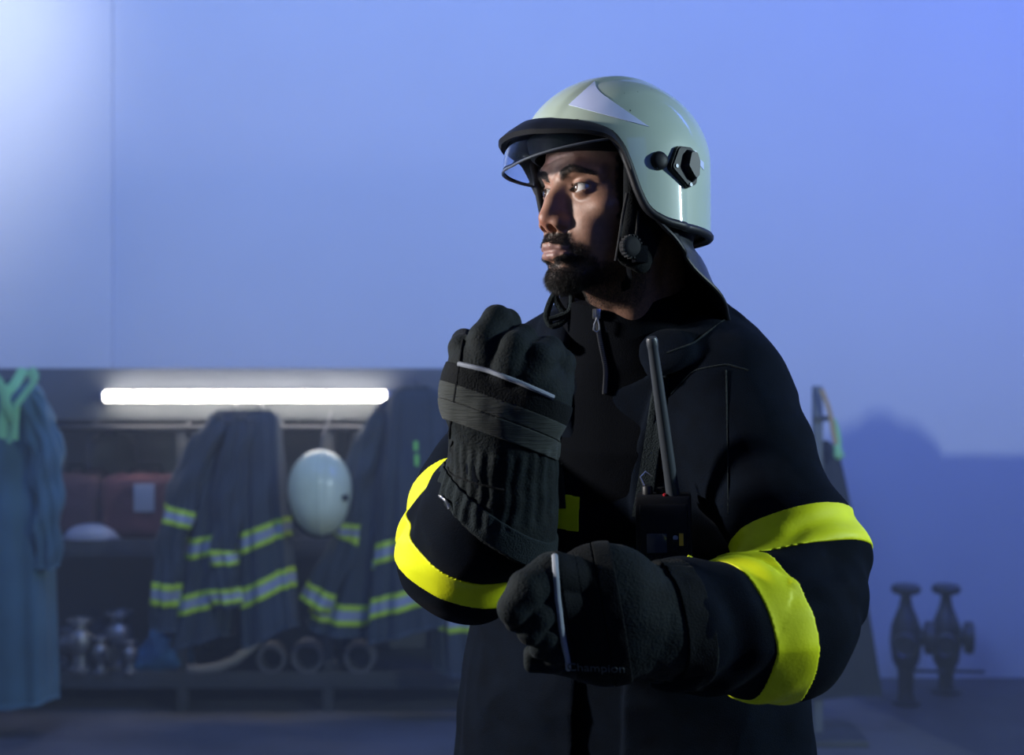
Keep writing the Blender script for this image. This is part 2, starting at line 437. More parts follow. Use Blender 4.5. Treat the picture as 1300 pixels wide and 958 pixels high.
# nose
f.add(cap((0, .0850, .006), (0, .0945, -.014), .0070, .0076), .008)
f.add(cap((0, .0955, -.014), (0, .1030, -.0320), .0078, .0098), .007)
f.add(cap((0, .1045, -.0355), (0, .0965, -.0460), .0062, .0055), .005)
f.add(cap((0, .0790, .004), (0, .0880, -.0340), .0085, .0150), .010)
for s in (-1, 1):
    f.add(ell((s*.0130, .0925, -.0400), (.0085, .0112, .0078)), .009)
    f.cut(ell((s*.0078, .0995, -.0452), (.0044, .0068, .0052)), .003)
# lips
def lip(s, pts, rad):
    for i in range(len(pts)-1): f.add(cap((s*pts[i][0], pts[i][1], pts[i][2]), (s*pts[i+1][0], pts[i+1][1], pts[i+1][2]), rad[i], rad[i+1]), .0035)
for s in (-1, 1):
    lip(s, [(.000, .0985, -.0655), (.006, .0988, -.0648), (.016, .0940, -.0685), (.0245, .0860, -.0722)], [.0042, .0048, .0040, .0018])
    lip(s, [(.000, .0970, -.0772), (.009, .0962, -.0770), (.018, .0915, -.0752), (.0240, .0860, -.0733)], [.0060, .0056, .0040, .0018])
    f.cut(ell((s*.0275, .0880, -.0735), (.0030, .004, .0030)), .004)
f.cut(cap((-.012, .1035, -.0718), (.012, .1035, -.0718), .0013, .0013), .003)
for s in (-1, 1): f.cut(cap((s*.012, .1030, -.0718), (s*.0240, .0900, -.0730), .0014, .0008), .003)
f.cut(ell((0, .102, -.0880), (.016, .006, .0035)), .008)
f.cut(cap((0, .1025, -.052), (0, .1020, -.058), .0018, .0020), .004)
# lids: a sphere over each eye with an almond opening
for s in (-1, 1):
    e = EC(s); f.add(ell(e, (.0136,)*3), .004)
    def opening(X, Y, Z, e=e, s=s):
        u = (X-e[0])*s; wz = Z-e[2]-.08*u; a = .0148; k = np.clip(1-(u/a)**2, 0, 1)
        up = .0052*k**.75; dn = -.0042*k**.9
        return np.maximum(np.maximum(wz-up, dn-wz), np.maximum(np.abs(u)-a, (e[1]+.002)-Y)*.8)
    f.cut((opening, e-.018, e+np.array((.018, .025, .018))), .0012)
    # fold of the upper lid
    for k in range(6):
        u0, u1 = -.014+.0047*k, -.014+.0047*(k+1)
        q = lambda u: (e[0]+s*u, e[1]+math.sqrt(max(.0148**2-u*u, 0.))*.98+.0005, e[2]+.0082*(1-(u/.019)**2)+.08*u)
        f.cut(cap(q(u0), q(u1), .0008, .0008), .0022)
# forehead creases and face texture
def crease(p):
    x, y, z = p[:, 0], p[:, 1], p[:, 2]; v = np.zeros(len(p))
    m = (y > .04) & (z > .028) & (z < .07)
    for k, zz in enumerate((.036, .046, .056)):
        c = z-(zz+.002*np.sin(x*70+k)-1.1*x*x); v += m*.0007*np.exp(-(c/.0016)**2)*ss(.05, .02, np.abs(x))
    c = np.abs(x)-(.0185+.35*(-.045-z)); v += .0010*np.exp(-(c/.0022)**2)*((z < -.044) & (z > -.068) & (y > .07))
    return v
f.warp(crease, .006)
# ears (simple, behind the cheek pads)
for s in (-1, 1):
    f.add(ell((s*.080, -.012, -.008), (.006, .017, .030)), .008); f.cut(ell((s*.088, -.010, -.006), (.006, .009, .017)), .004)

def beard_mask(p):
    x, y, z = np.abs(p[:, 0]), p[:, 1], p[:, 2]
    n = vnoise(p*260)*.003+vnoise(p*70)*.003
    line = np.interp(y, [-.03, .0, .02, .055, .072, .086, .10], [-.02, -.035, -.066, -.086, -.070, -.058, -.052])
    m = ss(.006, -.012, z+n-line)*(y > -.02)
    m *= ss(-.020, .0, y+n)*ss(-.150, -.128, z)
    m *= .35+.65*ss(.035, .062, y)+.0*x
    mous = ss(.030, .024, x+n*.6)*ss(-.0475, -.0510, z+n*.3+.10*x)*(z > -.075)*(y > .06)
    m = np.maximum(m, mous)
    up = -.0608-.24*x; dn = -.0850+.42*x
    lipz = ss(-.0012, .0008, up-z)*ss(-.0012, .0008, z-dn)*ss(.0265, .0235, x)*(y > .07)
    m = m*(1-lipz)
    bare = np.exp(-((x-.0135)/.0055)**2-((z+.0885)/.0035)**2)*(y > .07); m = m*(1-.75*bare)
    return np.clip(m, 0, 1)
def hair_mask(p):
    x, y, z = np.abs(p[:, 0]), p[:, 1], p[:, 2]
    n = vnoise(p*150)*.004
    front = np.where(z > .05, .055-.6*(z-.05)*0, .047)
    m = ss(front+.004, front-.004, y+n)*ss(-.03, -.02, z+np.clip(y, -1, .02)*.6)
    m = np.maximum(m, ss(.073, .079, z+n-.12*(y-.07)))
    m = np.maximum(m, ss(.030, .022, y+n)*ss(.004, -.004, y-.03+0*z)*(z > -.055)*(z < .01)*(y > .002))
    return np.clip(m*(y > -.11)*((z > -.055) | (y > -.02)), 0, 1)
def lips_mask(p):
    x, y, z = np.abs(p[:, 0]), p[:, 1], p[:, 2]
    up = -.0618-.28*x+.0012*np.exp(-(x/.0035)**2)*-1; dn = -.0832+.36*x
    return ss(-.0008, .0012, up-z)*ss(-.0008, .0012, z-dn)*ss(.0270, .0255, x)*(y > .07)
def face_color(p):
    x, y, z = np.abs(p[:, 0]), p[:, 1], p[:, 2]
    base = np.tile(np.array((.31, .165, .110)), (len(p), 1))
    n = vnoise(p*60)[:, None]*.05+vnoise(p*240)[:, None]*.05; base *= 1+n
    red = (np.exp(-((p[:, 0])**2+(y-.11)**2+(z+.04)**2)/.014**2))[:, None]; base *= 1+red*np.array((.10, -.12, -.12))
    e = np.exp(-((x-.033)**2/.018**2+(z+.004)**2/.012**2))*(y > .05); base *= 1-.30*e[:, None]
    lm = lips_mask(p)[:, None]; base = base*(1-lm)+np.array((.235, .125, .105))*lm
    b = beard_mask(p)[:, None]; st = (.86+.14*vnoise(p*900)[:, None])*b; base = base*(1-st)+np.array((.012, .009, .008))*st
    stub = (ss(-.025, -.055, z)*ss(.035, .06, -p[:, 1]+.1)*.25)[:, None]*(1+vnoise(p*900)[:, None]); base *= 1-np.clip(stub, 0, .6)
    h = hair_mask(p)[:, None]; base = base*(1-h)+np.array((.008, .007, .007))*h
    bw = brow_mask(p)[:, None]*(.75+.25*vnoise(p*700)[:, None]); base = base*(1-bw)+np.array((.014, .010, .008))*bw
    # lash lines
    for s in (-1, 1):
        e = EC(s); u = (p[:, 0]-e[0])*s; wz = p[:, 2]-e[2]-.08*u; k = np.clip(1-(u/.0148)**2, 0, 1)
        near = (np.abs(u) < .0155) & (p[:, 1] > e[1]+.003)
        up = np.exp(-((wz-.0052*k**.75-.0002)/.0011)**2)*near; dn = .55*np.exp(-((wz+.0042*k**.9+.0002)/.0008)**2)*near
        m = np.clip(np.maximum(up, dn), 0, 1)[:, None]*.92; base = base*(1-m)+np.array((.010, .008, .007))*m
    # small moles on the cheek
    for c in ((.041, .066, -.036), (.030, .078, -.041), (.052, .05, -.030)):
        q = np.exp(-((p[:, 0]-c[0])**2+(p[:, 1]-c[1])**2+(p[:, 2]-c[2])**2)/.0011**2)[:, None]*.8; base *= 1-q
    return np.clip(base, .003, 1)
def brow_mask(p):
    x, y, z = np.abs(p[:, 0]), p[:, 1], p[:, 2]
    t = np.clip((x-.012)/.040, 0, 1); c = .0155+.0085*np.sin(np.clip(t*1.15, 0, 1)*math.pi*.72)-.0070*t*t; wd = .0050*(1-.62*t)+.0004
    n = vnoise(p*500)*.0010
    return ss(1.25, .75, np.abs(z-c+n)/wd)*ss(.009, .014, x)*ss(.0545, .050, x)*(y > .045)
skin = f.build('skin', M_skin, person, HM, face_color, relax=1)
Vh, Qh = f.surf()

# eyes looking ahead and up
def eyeball(s):
    n, m = 64, 48; V = []; C = []
    gz = np.array((-.30, 1., .13)); gz /= np.linalg.norm(gz); A = axisM(gz)
    for i in range(m+1):
        th = math.pi*(i/m)**1.25
        for k in range(n):
            q = 2*math.pi*k/n; r_ = .0122; bul = .0009*math.exp(-(th/.36)**4)
            V.append((A @ np.array((math.sin(th)*math.cos(q), math.sin(th)*math.sin(q), math.cos(th))))*(r_+bul)+EC(s))
            a = th*12.2/5.9
            if a < .40: c = (.004, .004, .004)
            elif a < .93: c = tuple(np.array((.050, .022, .010))*(1+.5*math.sin(q*23)*.5+.6*(a-.4)))
            elif a < 1.03: c = (.012, .008, .006)
            else: c = tuple(np.array((.66, .63, .60))*(1-.25*max(0, a-1.4)*.4))
            C.append(c)
    Fc = [(i*n+k, i*n+(k+1) % n, (i+1)*n+(k+1) % n, (i+1)*n+k) for i in range(m) for k in range(n)]
    V = np.array(V); return mesh('eye', HM(V), fixn(HM(V), Fc), M_eye, person, True, np.array(C))
for s in (-1, 1): eyeball(s)

# short hairs: thin three-sided cones rooted in the skin
tri = Vh[Qh]; NN = np.cross(tri[:, 2]-tri[:, 0], tri[:, 3]-tri[:, 1]); AR = np.linalg.norm(NN, axis=1); NN /= AR[:, None]+1e-12
CEN = tri.mean(1)
if np.mean(np.sum(NN*(CEN-CEN.mean(0)), 1)) < 0: NN = -NN
def hairs(name, maskf, count, length, dirf, rad=.00011, par=None, jit=.35):
    m = maskf(CEN)*AR; ok = m > 0; pr = m/m.sum(); idx = RNG.choice(len(CEN), count, p=pr)
    a, b = RNG.rand(count, 1), RNG.rand(count, 1); t = tri[idx]
    root = (t[:, 0]*(1-a)+t[:, 1]*a)*(1-b)+(t[:, 3]*(1-a)+t[:, 2]*a)*b
    nrm = NN[idx]; d = dirf(root, nrm)+RNG.randn(count, 3)*jit; d /= np.linalg.norm(d, axis=1, keepdims=True)
    Ln = length(root)*(RNG.rand(count)*.6+.6); Ln = Ln[:, None]
    d2 = d+RNG.randn(count, 3)*jit*.8+np.array((0, 0, -.25)); d2 /= np.linalg.norm(d2, axis=1, keepdims=True)
    mid = root+d*Ln*.5; tip = mid+d2*Ln*.5
    ux = np.cross(d, RNG.randn(count, 3)); ux /= np.linalg.norm(ux, axis=1, keepdims=True); uy = np.cross(d, ux)
    V = []
    for (c, r_) in ((root-d*.0004, rad), (mid, rad*.85)):
        for k in range(3):
            q = 2*math.pi*k/3; V.append(c+r_*(math.cos(q)*ux+math.sin(q)*uy))
    V.append(tip); V = np.stack(V, 1)            # count,7,3
    base = np.arange(count)[:, None]*7; Fc = []
    for k in range(3):
        k2 = (k+1) % 3
        Fc.append(base+np.array([k, k2, 3+k2])); Fc.append(base+np.array([k, 3+k2, 3+k])); Fc.append(base+np.array([3+k, 3+k2, 6]))
    Fc = np.stack(Fc, 1).reshape(-1, 3)
    return mesh(name, HM(V.reshape(-1, 3)), Fc, M_hair, par or person, True)
hairs('beard', lambda p: np.where(beard_mask(p) > .25, beard_mask(p), 0)*(p[:, 1] > -.02), 16000,
      lambda r_: .0035+.0055*ss(-.085, -.11, r_[:, 2])*ss(.03, .08, r_[:, 1]),
      lambda r_, n: n*.75+np.array((0, .15, -.8)), rad=.00014)
for sd in (-1, 1):
    hairs('eyebrow', lambda p: brow_mask(p)*(p[:, 0]*sd > 0), 750, lambda r_: np.full(len(r_), .0055), lambda r_, n: n*.35+np.stack((np.sign(r_[:, 0])*.9, np.zeros(len(r_)), .25-9*np.clip(np.abs(r_[:, 0])-.03, 0, 1)), 1), rad=.00011, jit=.15)
def lashm(p):
    v = np.zeros(len(p))
    for s in (-1, 1):
        e = EC(s); u = (p[:, 0]-e[0])*s; wz = p[:, 2]-e[2]-.08*u; k = np.clip(1-(u/.0148)**2, 0, 1)
        v += (np.abs(wz-.0052*k**.75-.0004) < .0009)*(np.abs(u) < .0145)*(p[:, 1] > e[1]+.006)
    return v
for sd in (-1, 1):
    hairs('eyelashes', lambda p: lashm(p)*(p[:, 0]*sd > 0), 130, lambda r_: np.full(len(r_), .0065), lambda r_, n: n*.6+np.array((0, .5, .25)), rad=.0001, jit=.12)
hairs('hair', lambda p: hair_mask(p)*(p[:, 1] > -.03)*(p[:, 2] < .085), 9000, lambda r_: np.full(len(r_), .005), lambda r_, n: n*.5+np.array((0, -.5, -.5)), rad=.00012)

HR_face, HC_face = HR, HC
HC = W(771.5, 251, 1.75); HR = rotm(R(60), R(.5), R(3.0))
# ------------------------------------------------------------------ the helmet he wears
ZT, Z0 = .1405, .036
def rad_at(th, z, grow=0.0):
    """horizontal radius of the shell at azimuth th (0 = front) and height z"""
    ax = .110; ay = .121 if abs(((th+math.pi) % (2*math.pi))-math.pi) < math.pi/2 else .115
    Rr = 1/math.sqrt((math.sin(th)/ax)**2+(math.cos(th)/ay)**2)
    if z > Z0: q = max(0, 1-((z-Z0)/(ZT-Z0))**2); r_ = Rr*q**.5
    else:
        r_ = Rr*(1+.35*(Z0-z)*(1 if math.cos(th) > -.2 else -.9)*.6)
    return r_+grow
RIMK = [(0, .080), (14, .078), (29, .073), (42, .067), (52, .060), (58, .047), (62.5, .028), (66, .004), (70, -.018), (75, -.032), (86, -.042), (100, -.046), (130, -.050), (180, -.052)]
def rim_z(th):
    a = abs(math.degrees(((th+math.pi) % (2*math.pi))-math.pi)); xs = [k[0] for k in RIMK]; ys = [k[1] for k in RIMK]
    w_ = np.array((-3, -1.5, 0, 1.5, 3)); return float(np.mean(np.interp(np.abs(a+w_) if a < 10 else np.clip(a+w_, 0, 180), xs, ys)))
HO = np.array((0, -.013, 0.))
def shell_pt(th, s, off=0.0, cover=1.0):
    zr = rim_z(th)
    La = math.acos(max(-1, min(1, (max(zr, Z0)-Z0)/(ZT-Z0))))*.118; Lb = max(0, Z0-zr); t = s*(La+Lb)*cover
    if t <= La: z = Z0+(ZT-Z0)*math.cos(t/.118)
    else: z = Z0-(t-La)
    r_ = rad_at(th, z)
    x, y = math.sin(th)*r_, math.cos(th)*r_
    # raised comb along the top and soft side ridges
    up = max(0, (z-Z0)/(ZT-Z0)); lift = .0035*ssf(.040, .026, abs(x))*up + .0020*ssf(.085, .070, abs(x))*up*ssf(-.1, 0, y)
    n = np.array((x/.110**2, y/.125**2, max(0, (z-Z0))/(.105**2))); n /= np.linalg.norm(n)+1e-9
    return np.array((x, y, z))+HO+n*(off+lift)
def ssf(a, b, x):
    t = min(1, max(0, (x-a)/(b-a))); return t*t*(3-2*t)
THS = []
for a0, a1, st in ((0, 46, 2), (46, 82, .75), (82, 180, 2.5)):
    THS += list(np.arange(a0, a1, st))
THS = [R(a) for a in THS]; THS = THS+[R(180)]+[2*math.pi-a for a in reversed(THS[1:])]
def dome(off0, off1, ns=44, s0=0.0, s1=1.0):
    n = len(THS); V = []
    for off in (off0, off1):
        for i in range(ns+1):
            s = s0+(s1-s0)*max(i, .02)/ns
            for th in THS: V.append(shell_pt(th, s, off))
    m = (ns+1)*n; Fc = []
    for i in range(ns):
        for k in range(n):
            k2 = (k+1) % n; Fc.append((i*n+k, (i+1)*n+k, (i+1)*n+k2, i*n+k2)); Fc.append((m+i*n+k, m+i*n+k2, m+(i+1)*n+k2, m+(i+1)*n+k))
    for k in range(n):
        k2 = (k+1) % n; Fc.append((ns*n+k, m+ns*n+k, m+ns*n+k2, ns*n+k2)); 
    Fc.append(tuple(range(n-1, -1, -1))); Fc.append(tuple(m+k for k in range(n)))
    V = np.array(V); return V, fixn(HM(V), Fc)
V, Fc = dome(.0, -.004)
helmet = mesh('helmet', HM(V), Fc, M_helmet, person); helmet.data.set_sharp_from_angle(angle=R(50)); helmet['label'] = 'pale green glossy fire helmet worn by the man'
V, Fc = dome(-.0045, -.016, s1=.985)
mesh('liner', HM(V), Fc, M_rubber, helmet)
# rubber edge
mb = MB(); ring = [HM(shell_pt(th, 1.0, -.0015)) for th in THS]; mb.tube(ring, .0052, 10, closed=True); mb.build('edge_trim', M_rubber, helmet)
# black flared brim over the visor
tb = [R(a) for a in np.linspace(-64, 64, 76)]; rows = []
for t in tb:
    k = math.cos(t/R(64.5)*math.pi/2)**.8; b0 = shell_pt(t, 1.0, .0); e = np.array((math.sin(t), math.cos(t), 0.))
    sec = [(.001, .005), (.010*k+.003, .003), (.023*k+.004, -.006*k), (.030*k+.005, -.013*k), (.029*k+.003, -.0165*k-.002), (.018*k, -.013*k-.003), (-.003, -.009*k-.003), (-.006, -.001)]
    rows.append([b0+e*a_+np.array((0, 0, z_)) for a_, z_ in sec])
V = np.array(rows).reshape(-1, 3); Fc = [(i*8+k, i*8+(k+1) % 8, (i+1)*8+(k+1) % 8, (i+1)*8+k) for i in range(len(tb)-1) for k in range(8)]+[tuple(range(8)), tuple(range((len(tb)-1)*8+7, (len(tb)-1)*8-1, -1))]
mb = MB(); mb.add(HM(V), Fc); mb.build('brim', M_plastic, helmet)
# head band and brow pad
mb = MB(); rows = []
for zz, g in ((.050, .000), (.052, .006), (.060, .010), (.074, .013), (.084, .020), (.082, .004), (.066, -.001), (.054, -.003)):
    rows.append([np.array((math.sin(t)*(.078+g*.7), math.cos(t)*(.098+g*.7)-.007, zz-.005-.012*(1-math.cos(t))*.5)) for t in np.linspace(0, 2*math.pi, 72, endpoint=False)])
V = np.array(rows).reshape(-1, 3); nr, n = 8, 72
Fc = [(i*n+k, i*n+(k+1) % n, ((i+1) % nr)*n+(k+1) % n, ((i+1) % nr)*n+k) for i in range(nr) for k in range(n)]
mb.add(HM(V), Fc); mb.build('head_band', M_plastic, helmet)
# clear visor pushed up under the brim
def vis(th, z):
    a, b = .109, .145; r_ = 1/math.sqrt((math.sin(th)/a)**2+(math.cos(th)/b)**2); return np.array((math.sin(th)*r_, math.cos(th)*r_-.013, z))
tv = [R(a) for a in np.linspace(-61, 55, 66)]
def vtop(t): return .066-.008*abs(math.sin(t))**3
def vbot(t): return .029+.022*max(0, math.sin(t)/.82)-.004*max(0, -math.sin(t))
V = []
for off in (0, -.0022):
    for j in range(9):
        for t in tv:
            p = vis(t, vtop(t)+(vbot(t)-vtop(t))*j/8); bul = 1-.030*(1-j/8)**2*2; V.append(np.array((p[0]*bul*(1+off*7), p[1]*bul*(1+off*7), p[2])))
n = len(tv); m = 9*n; Fc = []
for j in range(8):
    for k in range(n-1): Fc += [(j*n+k, j*n+k+1, (j+1)*n+k+1, (j+1)*n+k), (m+j*n+k, m+(j+1)*n+k, m+(j+1)*n+k+1, m+j*n+k+1)]
for k in range(n-1): Fc += [(k, m+k, m+k+1, k+1), (8*n+k, 8*n+k+1, m+8*n+k+1, m+8*n+k)]
for j in range(8): Fc += [(j*n, (j+1)*n, m+(j+1)*n, m+j*n), (j*n+n-1, m+j*n+n-1, m+(j+1)*n+n-1, (j+1)*n+n-1)]
M_visor = mat('visor_glass', (.75, .82, .95), .03, trans=1.0, spec=.5); M_visor.node_tree.nodes['Principled BSDF'].inputs['IOR'].default_value = 1.25
visor = mesh('visor', HM(np.array(V)), fixn(HM(np.array(V)), Fc), M_visor, helmet)
mb = MB(); mb.tube([HM(vis(t, vbot(t))) for t in tv], .0016, 8); mb.build('visor_rim', mat('visor_rim', (.10, .11, .13), .15, coat=1), helmet)
HB = bvh_of(helmet)
# reflective stickers
patch('sticker', HB, [(722, 133), (755, 103), (757.5, 115), (824, 161)], M_sticker, helmet, .0003, 26, 20, .0003)
patch('sticker', HB, [(868, 186), (893, 206), (893, 216), (880, 199)], M_sticker, helmet, .0003, 8, 8, .0003)
# side fitting: six-sided lamp holder plate and round pivot cap
def fitting(px, py, turn=0):
    c, n = hit(HB, px, py); A = axisM(n, HR[:, 2]); return c, A
c, A = fitting(866, 212)
def prism(mb, pts, h0, h1, inset=0.0):
    n = len(pts); P0 = np.array(pts); cc = P0.mean(0); P1 = cc+(P0-cc)*(1-inset)
    V = [A @ np.array((p[0], p[1], h0))+c for p in P0]+[A @ np.array((p[0], p[1], h1))+c for p in P1]
    mb.add(V, [tuple(range(n-1, -1, -1)), tuple(range(n, 2*n))]+[(k, (k+1) % n, n+(k+1) % n, n+k) for k in range(n)])
def rnd(poly, r_=.003, k=4):
    out = []; n = len(poly)
    for i in range(n):
        a, b, d = np.array(poly[i-1]), np.array(poly[i]), np.array(poly[(i+1) % n]); u = (a-b)/np.linalg.norm(a-b); v = (d-b)/np.linalg.norm(d-b)
        for j in range(k+1):
            t = j/k; out.append(((b+u*r_)*(1-t)**2+b*2*t*(1-t)+(b+v*r_)*t*t))
    return out
SX = 1.0
hexo = [(-.024, -.003), (-.010, .024), (.013, .024), (.024, .008), (.018, -.020), (.004, -.026)]
mb = MB(); prism(mb, rnd(hexo, .004), -.006, .0045, .04); prism(mb, rnd([(p[0]*.92, p[1]*.92) for p in hexo], .004), .0045, .0065, .05)
plate = mb.build('side_plate', M_plastic, helmet)
mb = MB(); prism(mb, rnd([(p[0]*.50+.006, p[1]*.80+.001) for p in hexo], .003), .005, .0145, .25); mb.build('plate_cover', M_rubber, plate)
M_screw = mat('dull_steel', (.06, .065, .075), .4, metal=.8)
for q in ((-.015, -.001), (.006, -.021), (.015, .017)):
    mb = MB(); prism(mb, [(q[0]+.0022*math.cos(a), q[1]+.0022*math.sin(a)) for a in np.linspace(0, 6.283, 12, endpoint=False)], .006, .0078)
    mb.build('screw', M_screw, plate)
c, A = fitting(836.5, 204)
mb = MB(); mb.lathe([(.0105, -.004), (.0108, .002), (.0095, .0045), (.0060, .0060), (.001, .0066)], c, A, 28); mb.build('pivot_cap', M_plastic, helmet)

# leather neck curtain under the back of the helmet
rows = []; tn = np.linspace(R(74), R(286), 90)
for t in tn:
    a = abs(math.degrees(((t+math.pi) % (2*math.pi))-math.pi)); Ln = float(np.interp(a, [74, 90, 110, 135, 160, 180], [.004, .022, .052, .088, .112, .118]))
    row = []
    for j in range(17):
        s = j/16; z = rim_z(t)+.008-Ln*s; back = ssf(90, 180, a)
        g = -.014-.016*math.sin(min(1, s*2.2)*math.pi)*back+(.034*s**1.6)*back+.010*s*s
        r_ = rad_at(t, rim_z(t))+g+.003*math.sin(t*9)*s*s
        row.append(np.array((math.sin(t)*r_, math.cos(t)*r_, z))+HO)
    rows.append(row)
T = np.array(rows); n = 17; m = len(tn)
cen = np.array((0, -.02, 0)); D = T-cen; D[..., 2] = 0; D /= np.linalg.norm(D, axis=2, keepdims=True)
V = np.concatenate([T.reshape(-1, 3), (T-D*.003).reshape(-1, 3)]); k0 = m*n; Fc = []
for i in range(m-1):
    for j in range(n-1): a = i*n+j; Fc += [(a, a+n, a+n+1, a+1), (k0+a, k0+a+1, k0+a+n+1, k0+a+n)]
for i in range(m-1): Fc += [(i*n, k0+i*n, k0+i*n+n, i*n+n), (i*n+n-1, i*n+n+n-1, k0+i*n+n+n-1, k0+i*n+n-1)]
for j in range(n-1): Fc += [(j, j+1, k0+j+1, k0+j), ((m-1)*n+j, k0+(m-1)*n+j, k0+(m-1)*n+j+1, (m-1)*n+j+1)]
cur = mesh('neck_curtain', HM(V), fixn(HM(V), Fc), M_leather, helmet); cur['label'] = 'black leather neck curtain'
mb = MB(); mb.tube([HM(T[i, -1]) for i in range(m)], .0028, 8); mb.build('hem', M_rubber, cur)

# cheek pads, chin strap and adjuster
for s in (-1, 1):
    g = Field((-.13 if s < 0 else .05, -.07, -.13), (-.05 if s < 0 else .13, .09, .07), .0016)
    g.add(rbox((s*.086, -.022, -.004), (.008, .042, .040), .008), .0)
    if s > 0:
        g.add(cap((.085, .016, -.03), (.076, .028, -.078), .015, .012, ((1, 0, 0), 1.8)), .012); g.add(cap((.085, -.006, -.03), (.080, .010, -.085), .020, .014, ((1, 0, 0), 1.8)), .015)
    g.add(cap((s*.084, .024, .03), (s*.082, .025, -.03), .008, .008), .01)
    g.build('cheek_pad', M_glove_cloth, helmet, HM)
def hp(*q): return [HM(np.array(p)) for p in q]
mb = MB(); mb.tube(hp((.096, .038, -.010), (.089, .040, -.035), (.083, .041, -.060), (.076, .042, -.085)), .0018, 8)
mb.tube(hp((.098, .024, -.030), (.091, .022, -.050), (.086, .024, -.070), (.078, .030, -.090)), .0018, 8); mb.build('side_strap', M_rubber, helmet)
c = HM(np.array((.088, .030, -.070))); A = axisM(HR[:, 0], HR[:, 2])
mb = MB(); n = 36
mb.lathe([(.0125, -.004), (.0125, .004), (.010, .0065), (.006, .007)], c, A, 30)
for k in range(18):
    q = 2*math.pi*k/18; mb.box(c+A @ np.array((math.cos(q)*.0128, math.sin(q)*.0128, .002)), (.0011, .0011, .0035), A)
mb.build('adjuster_wheel', mat('matte_plastic', (.008, .009, .012), .75, spec=.2), helmet)
mb = MB(); mb.box(c+A @ np.array((.012, -.008, .001)), (.009, .010, .005), A, .002); mb.build('buckle', M_sweater, helmet)
st = [(.080, .028, -.082), (.068, .018, -.098), (.046, .006, -.108), (.015, .0, -.112), (-.015, .0, -.112), (-.045, -.002, -.106), (-.062, -.004, -.092), (-.080, -.010, -.060)]
mb = MB(); mb.tube(hp(*st), .006, 8, flat=(HR[:, 1], .35)); mb.build('chin_strap', M_sweater, helmet)

# ------------------------------------------------------------------ the coat he wears
FB = np.array((-math.sin(R(25)), -math.cos(R(25)), 0.)); LB = np.array((math.cos(R(25)), -math.sin(R(25)), 0.))
nz = lambda v: v/np.linalg.norm(v)
def folds(p, amp=1.0):
    q = p*np.array((7., 7., 16.)); a = vnoise(q+3.1); b = vnoise(p*np.array((16., 16., 30.))+9.7)
    return -(1-np.abs(a)*2.2).clip(-1, 1)*.0042*amp*.5+b*.0018*amp
hS = .0034
# torso
ft = Field(W(560, 1000, 1.95)-np.array((.12, .45, .62)), (.60, 2.15, 1.62), hS)
ft.add(cap(W(812, 560, 1.86), W(802, 900, 1.87), .205, .212, (FB, 1.5)), 0)
ft.add(cap(W(802, 900, 1.87), W(800, 1010, 1.87), .212, .235, (FB, 1.4)), .05)
ft.add(cap(W(702, 488, 1.93), W(800, 455, 1.86), .072, .085), .04)
ft.add(cap(W(800, 455, 1.86), W(922, 500, 1.76), .085, .078), .04)
ft.add(cap(W(815, 425, 1.84), W(810, 470, 1.85), .088, .11), .03)
# subject's left sleeve (nearer the camera)
S1, S2, S3, S4 = W(912, 516, 1.75), W(942, 565, 1.72), W(1022, 706, 1.62), W(1014, 748, 1.59)
S5, S6 = W(985, 792, 1.53), W(868, 792, 1.475)
def ring_folds(o, ax, freq, amp, rr):
    ax = nz(ax)
    def fn(p):
        d = p-o; t = d @ ax; r_ = np.linalg.norm(d-t[:, None]*ax, axis=1); n = vnoise(p*14)*2.2+vnoise(p*31)*.6
        return amp*np.sin(t*freq+n*1.6)*np.exp(-(t/rr)**2)*(r_ < .12)
    return fn
fl = Field((.14, 1.32, .98), (.52, 1.98, 1.56), hS)
fl.chain([S1, S2, S3, S4], [.077, .074, .063, .064], .03)
fl.chain([S4, S5, S6], [.064, .070, .064], .04)
fl.warp(lambda p: folds(p, 1.2)); fl.warp(ring_folds(S4, S4-S2, 95, .0032, .08)); fl.warp(ring_folds(S6, S6-S4, 110, .0030, .07))
# subject's right sleeve (raised hand)
T1, T2, T3 = W(690, 492, 1.92), W(600, 625, 1.79), W(587, 698, 1.67)
T4, T5 = W(612, 655, 1.60), W(640, 590, 1.55)
fr = Field((-.22, 1.42, 1.00), (.14, 2.05, 1.58), hS)
fr.chain([T1, T2, T3], [.078, .067, .064], .03); fr.chain([T3, T4, T5], [.066, .064, .052], .03)
fr.add(cap(T3, T3+np.array((.01, 0, -.012)), .066, .066), .02)
fr.warp(lambda p: folds(p, 1.2)); fr.warp(ring_folds(T3, T3-T2, 80, .0035, .07))
def drape(p):
    n = vnoise(p*np.array((9, 9, 2.2))+4)*1.0+vnoise(p*np.array((22, 22, 7))+8)*.5; lo = ss(1.25, 1.05, p[:, 2])
    return -.010*lo*(1-np.abs(n)*1.6).clip(-.6, 1)+folds(p, 1.4)
ft.warp(drape, .035)
# melt all three together
def merge(dst, src, k):
    i0 = np.round((src.lo-dst.lo)/dst.h).astype(int)
    sa = [max(0, i) for i in i0]; sb = [min(dst.n[i], i0[i]+src.n[i]) for i in range(3)]
    D = dst.d[sa[0]:sb[0], sa[1]:sb[1], sa[2]:sb[2]]; o = [sa[i]-i0[i] for i in range(3)]
    v = src.d[o[0]:o[0]+D.shape[0], o[1]:o[1]+D.shape[1], o[2]:o[2]+D.shape[2]]
    r_ = np.minimum(D, v); q = np.maximum(k-np.abs(D-v), 0)/k; r_ -= q*q*k*.25; D[...] = r_
def snap(f, g):
    pass
allf = Field((-.30, 1.32, .70), (.56, 2.15, 1.62), hS)
for g in (ft, fl, fr):
    # resample onto the common lattice: shift the origin by less than one voxel
    i0 = np.round((g.lo-allf.lo)/hS); g.lo = allf.lo+i0*hS
merge(allf, ft, .012); merge(allf, fl, .022); merge(allf, fr, .022)
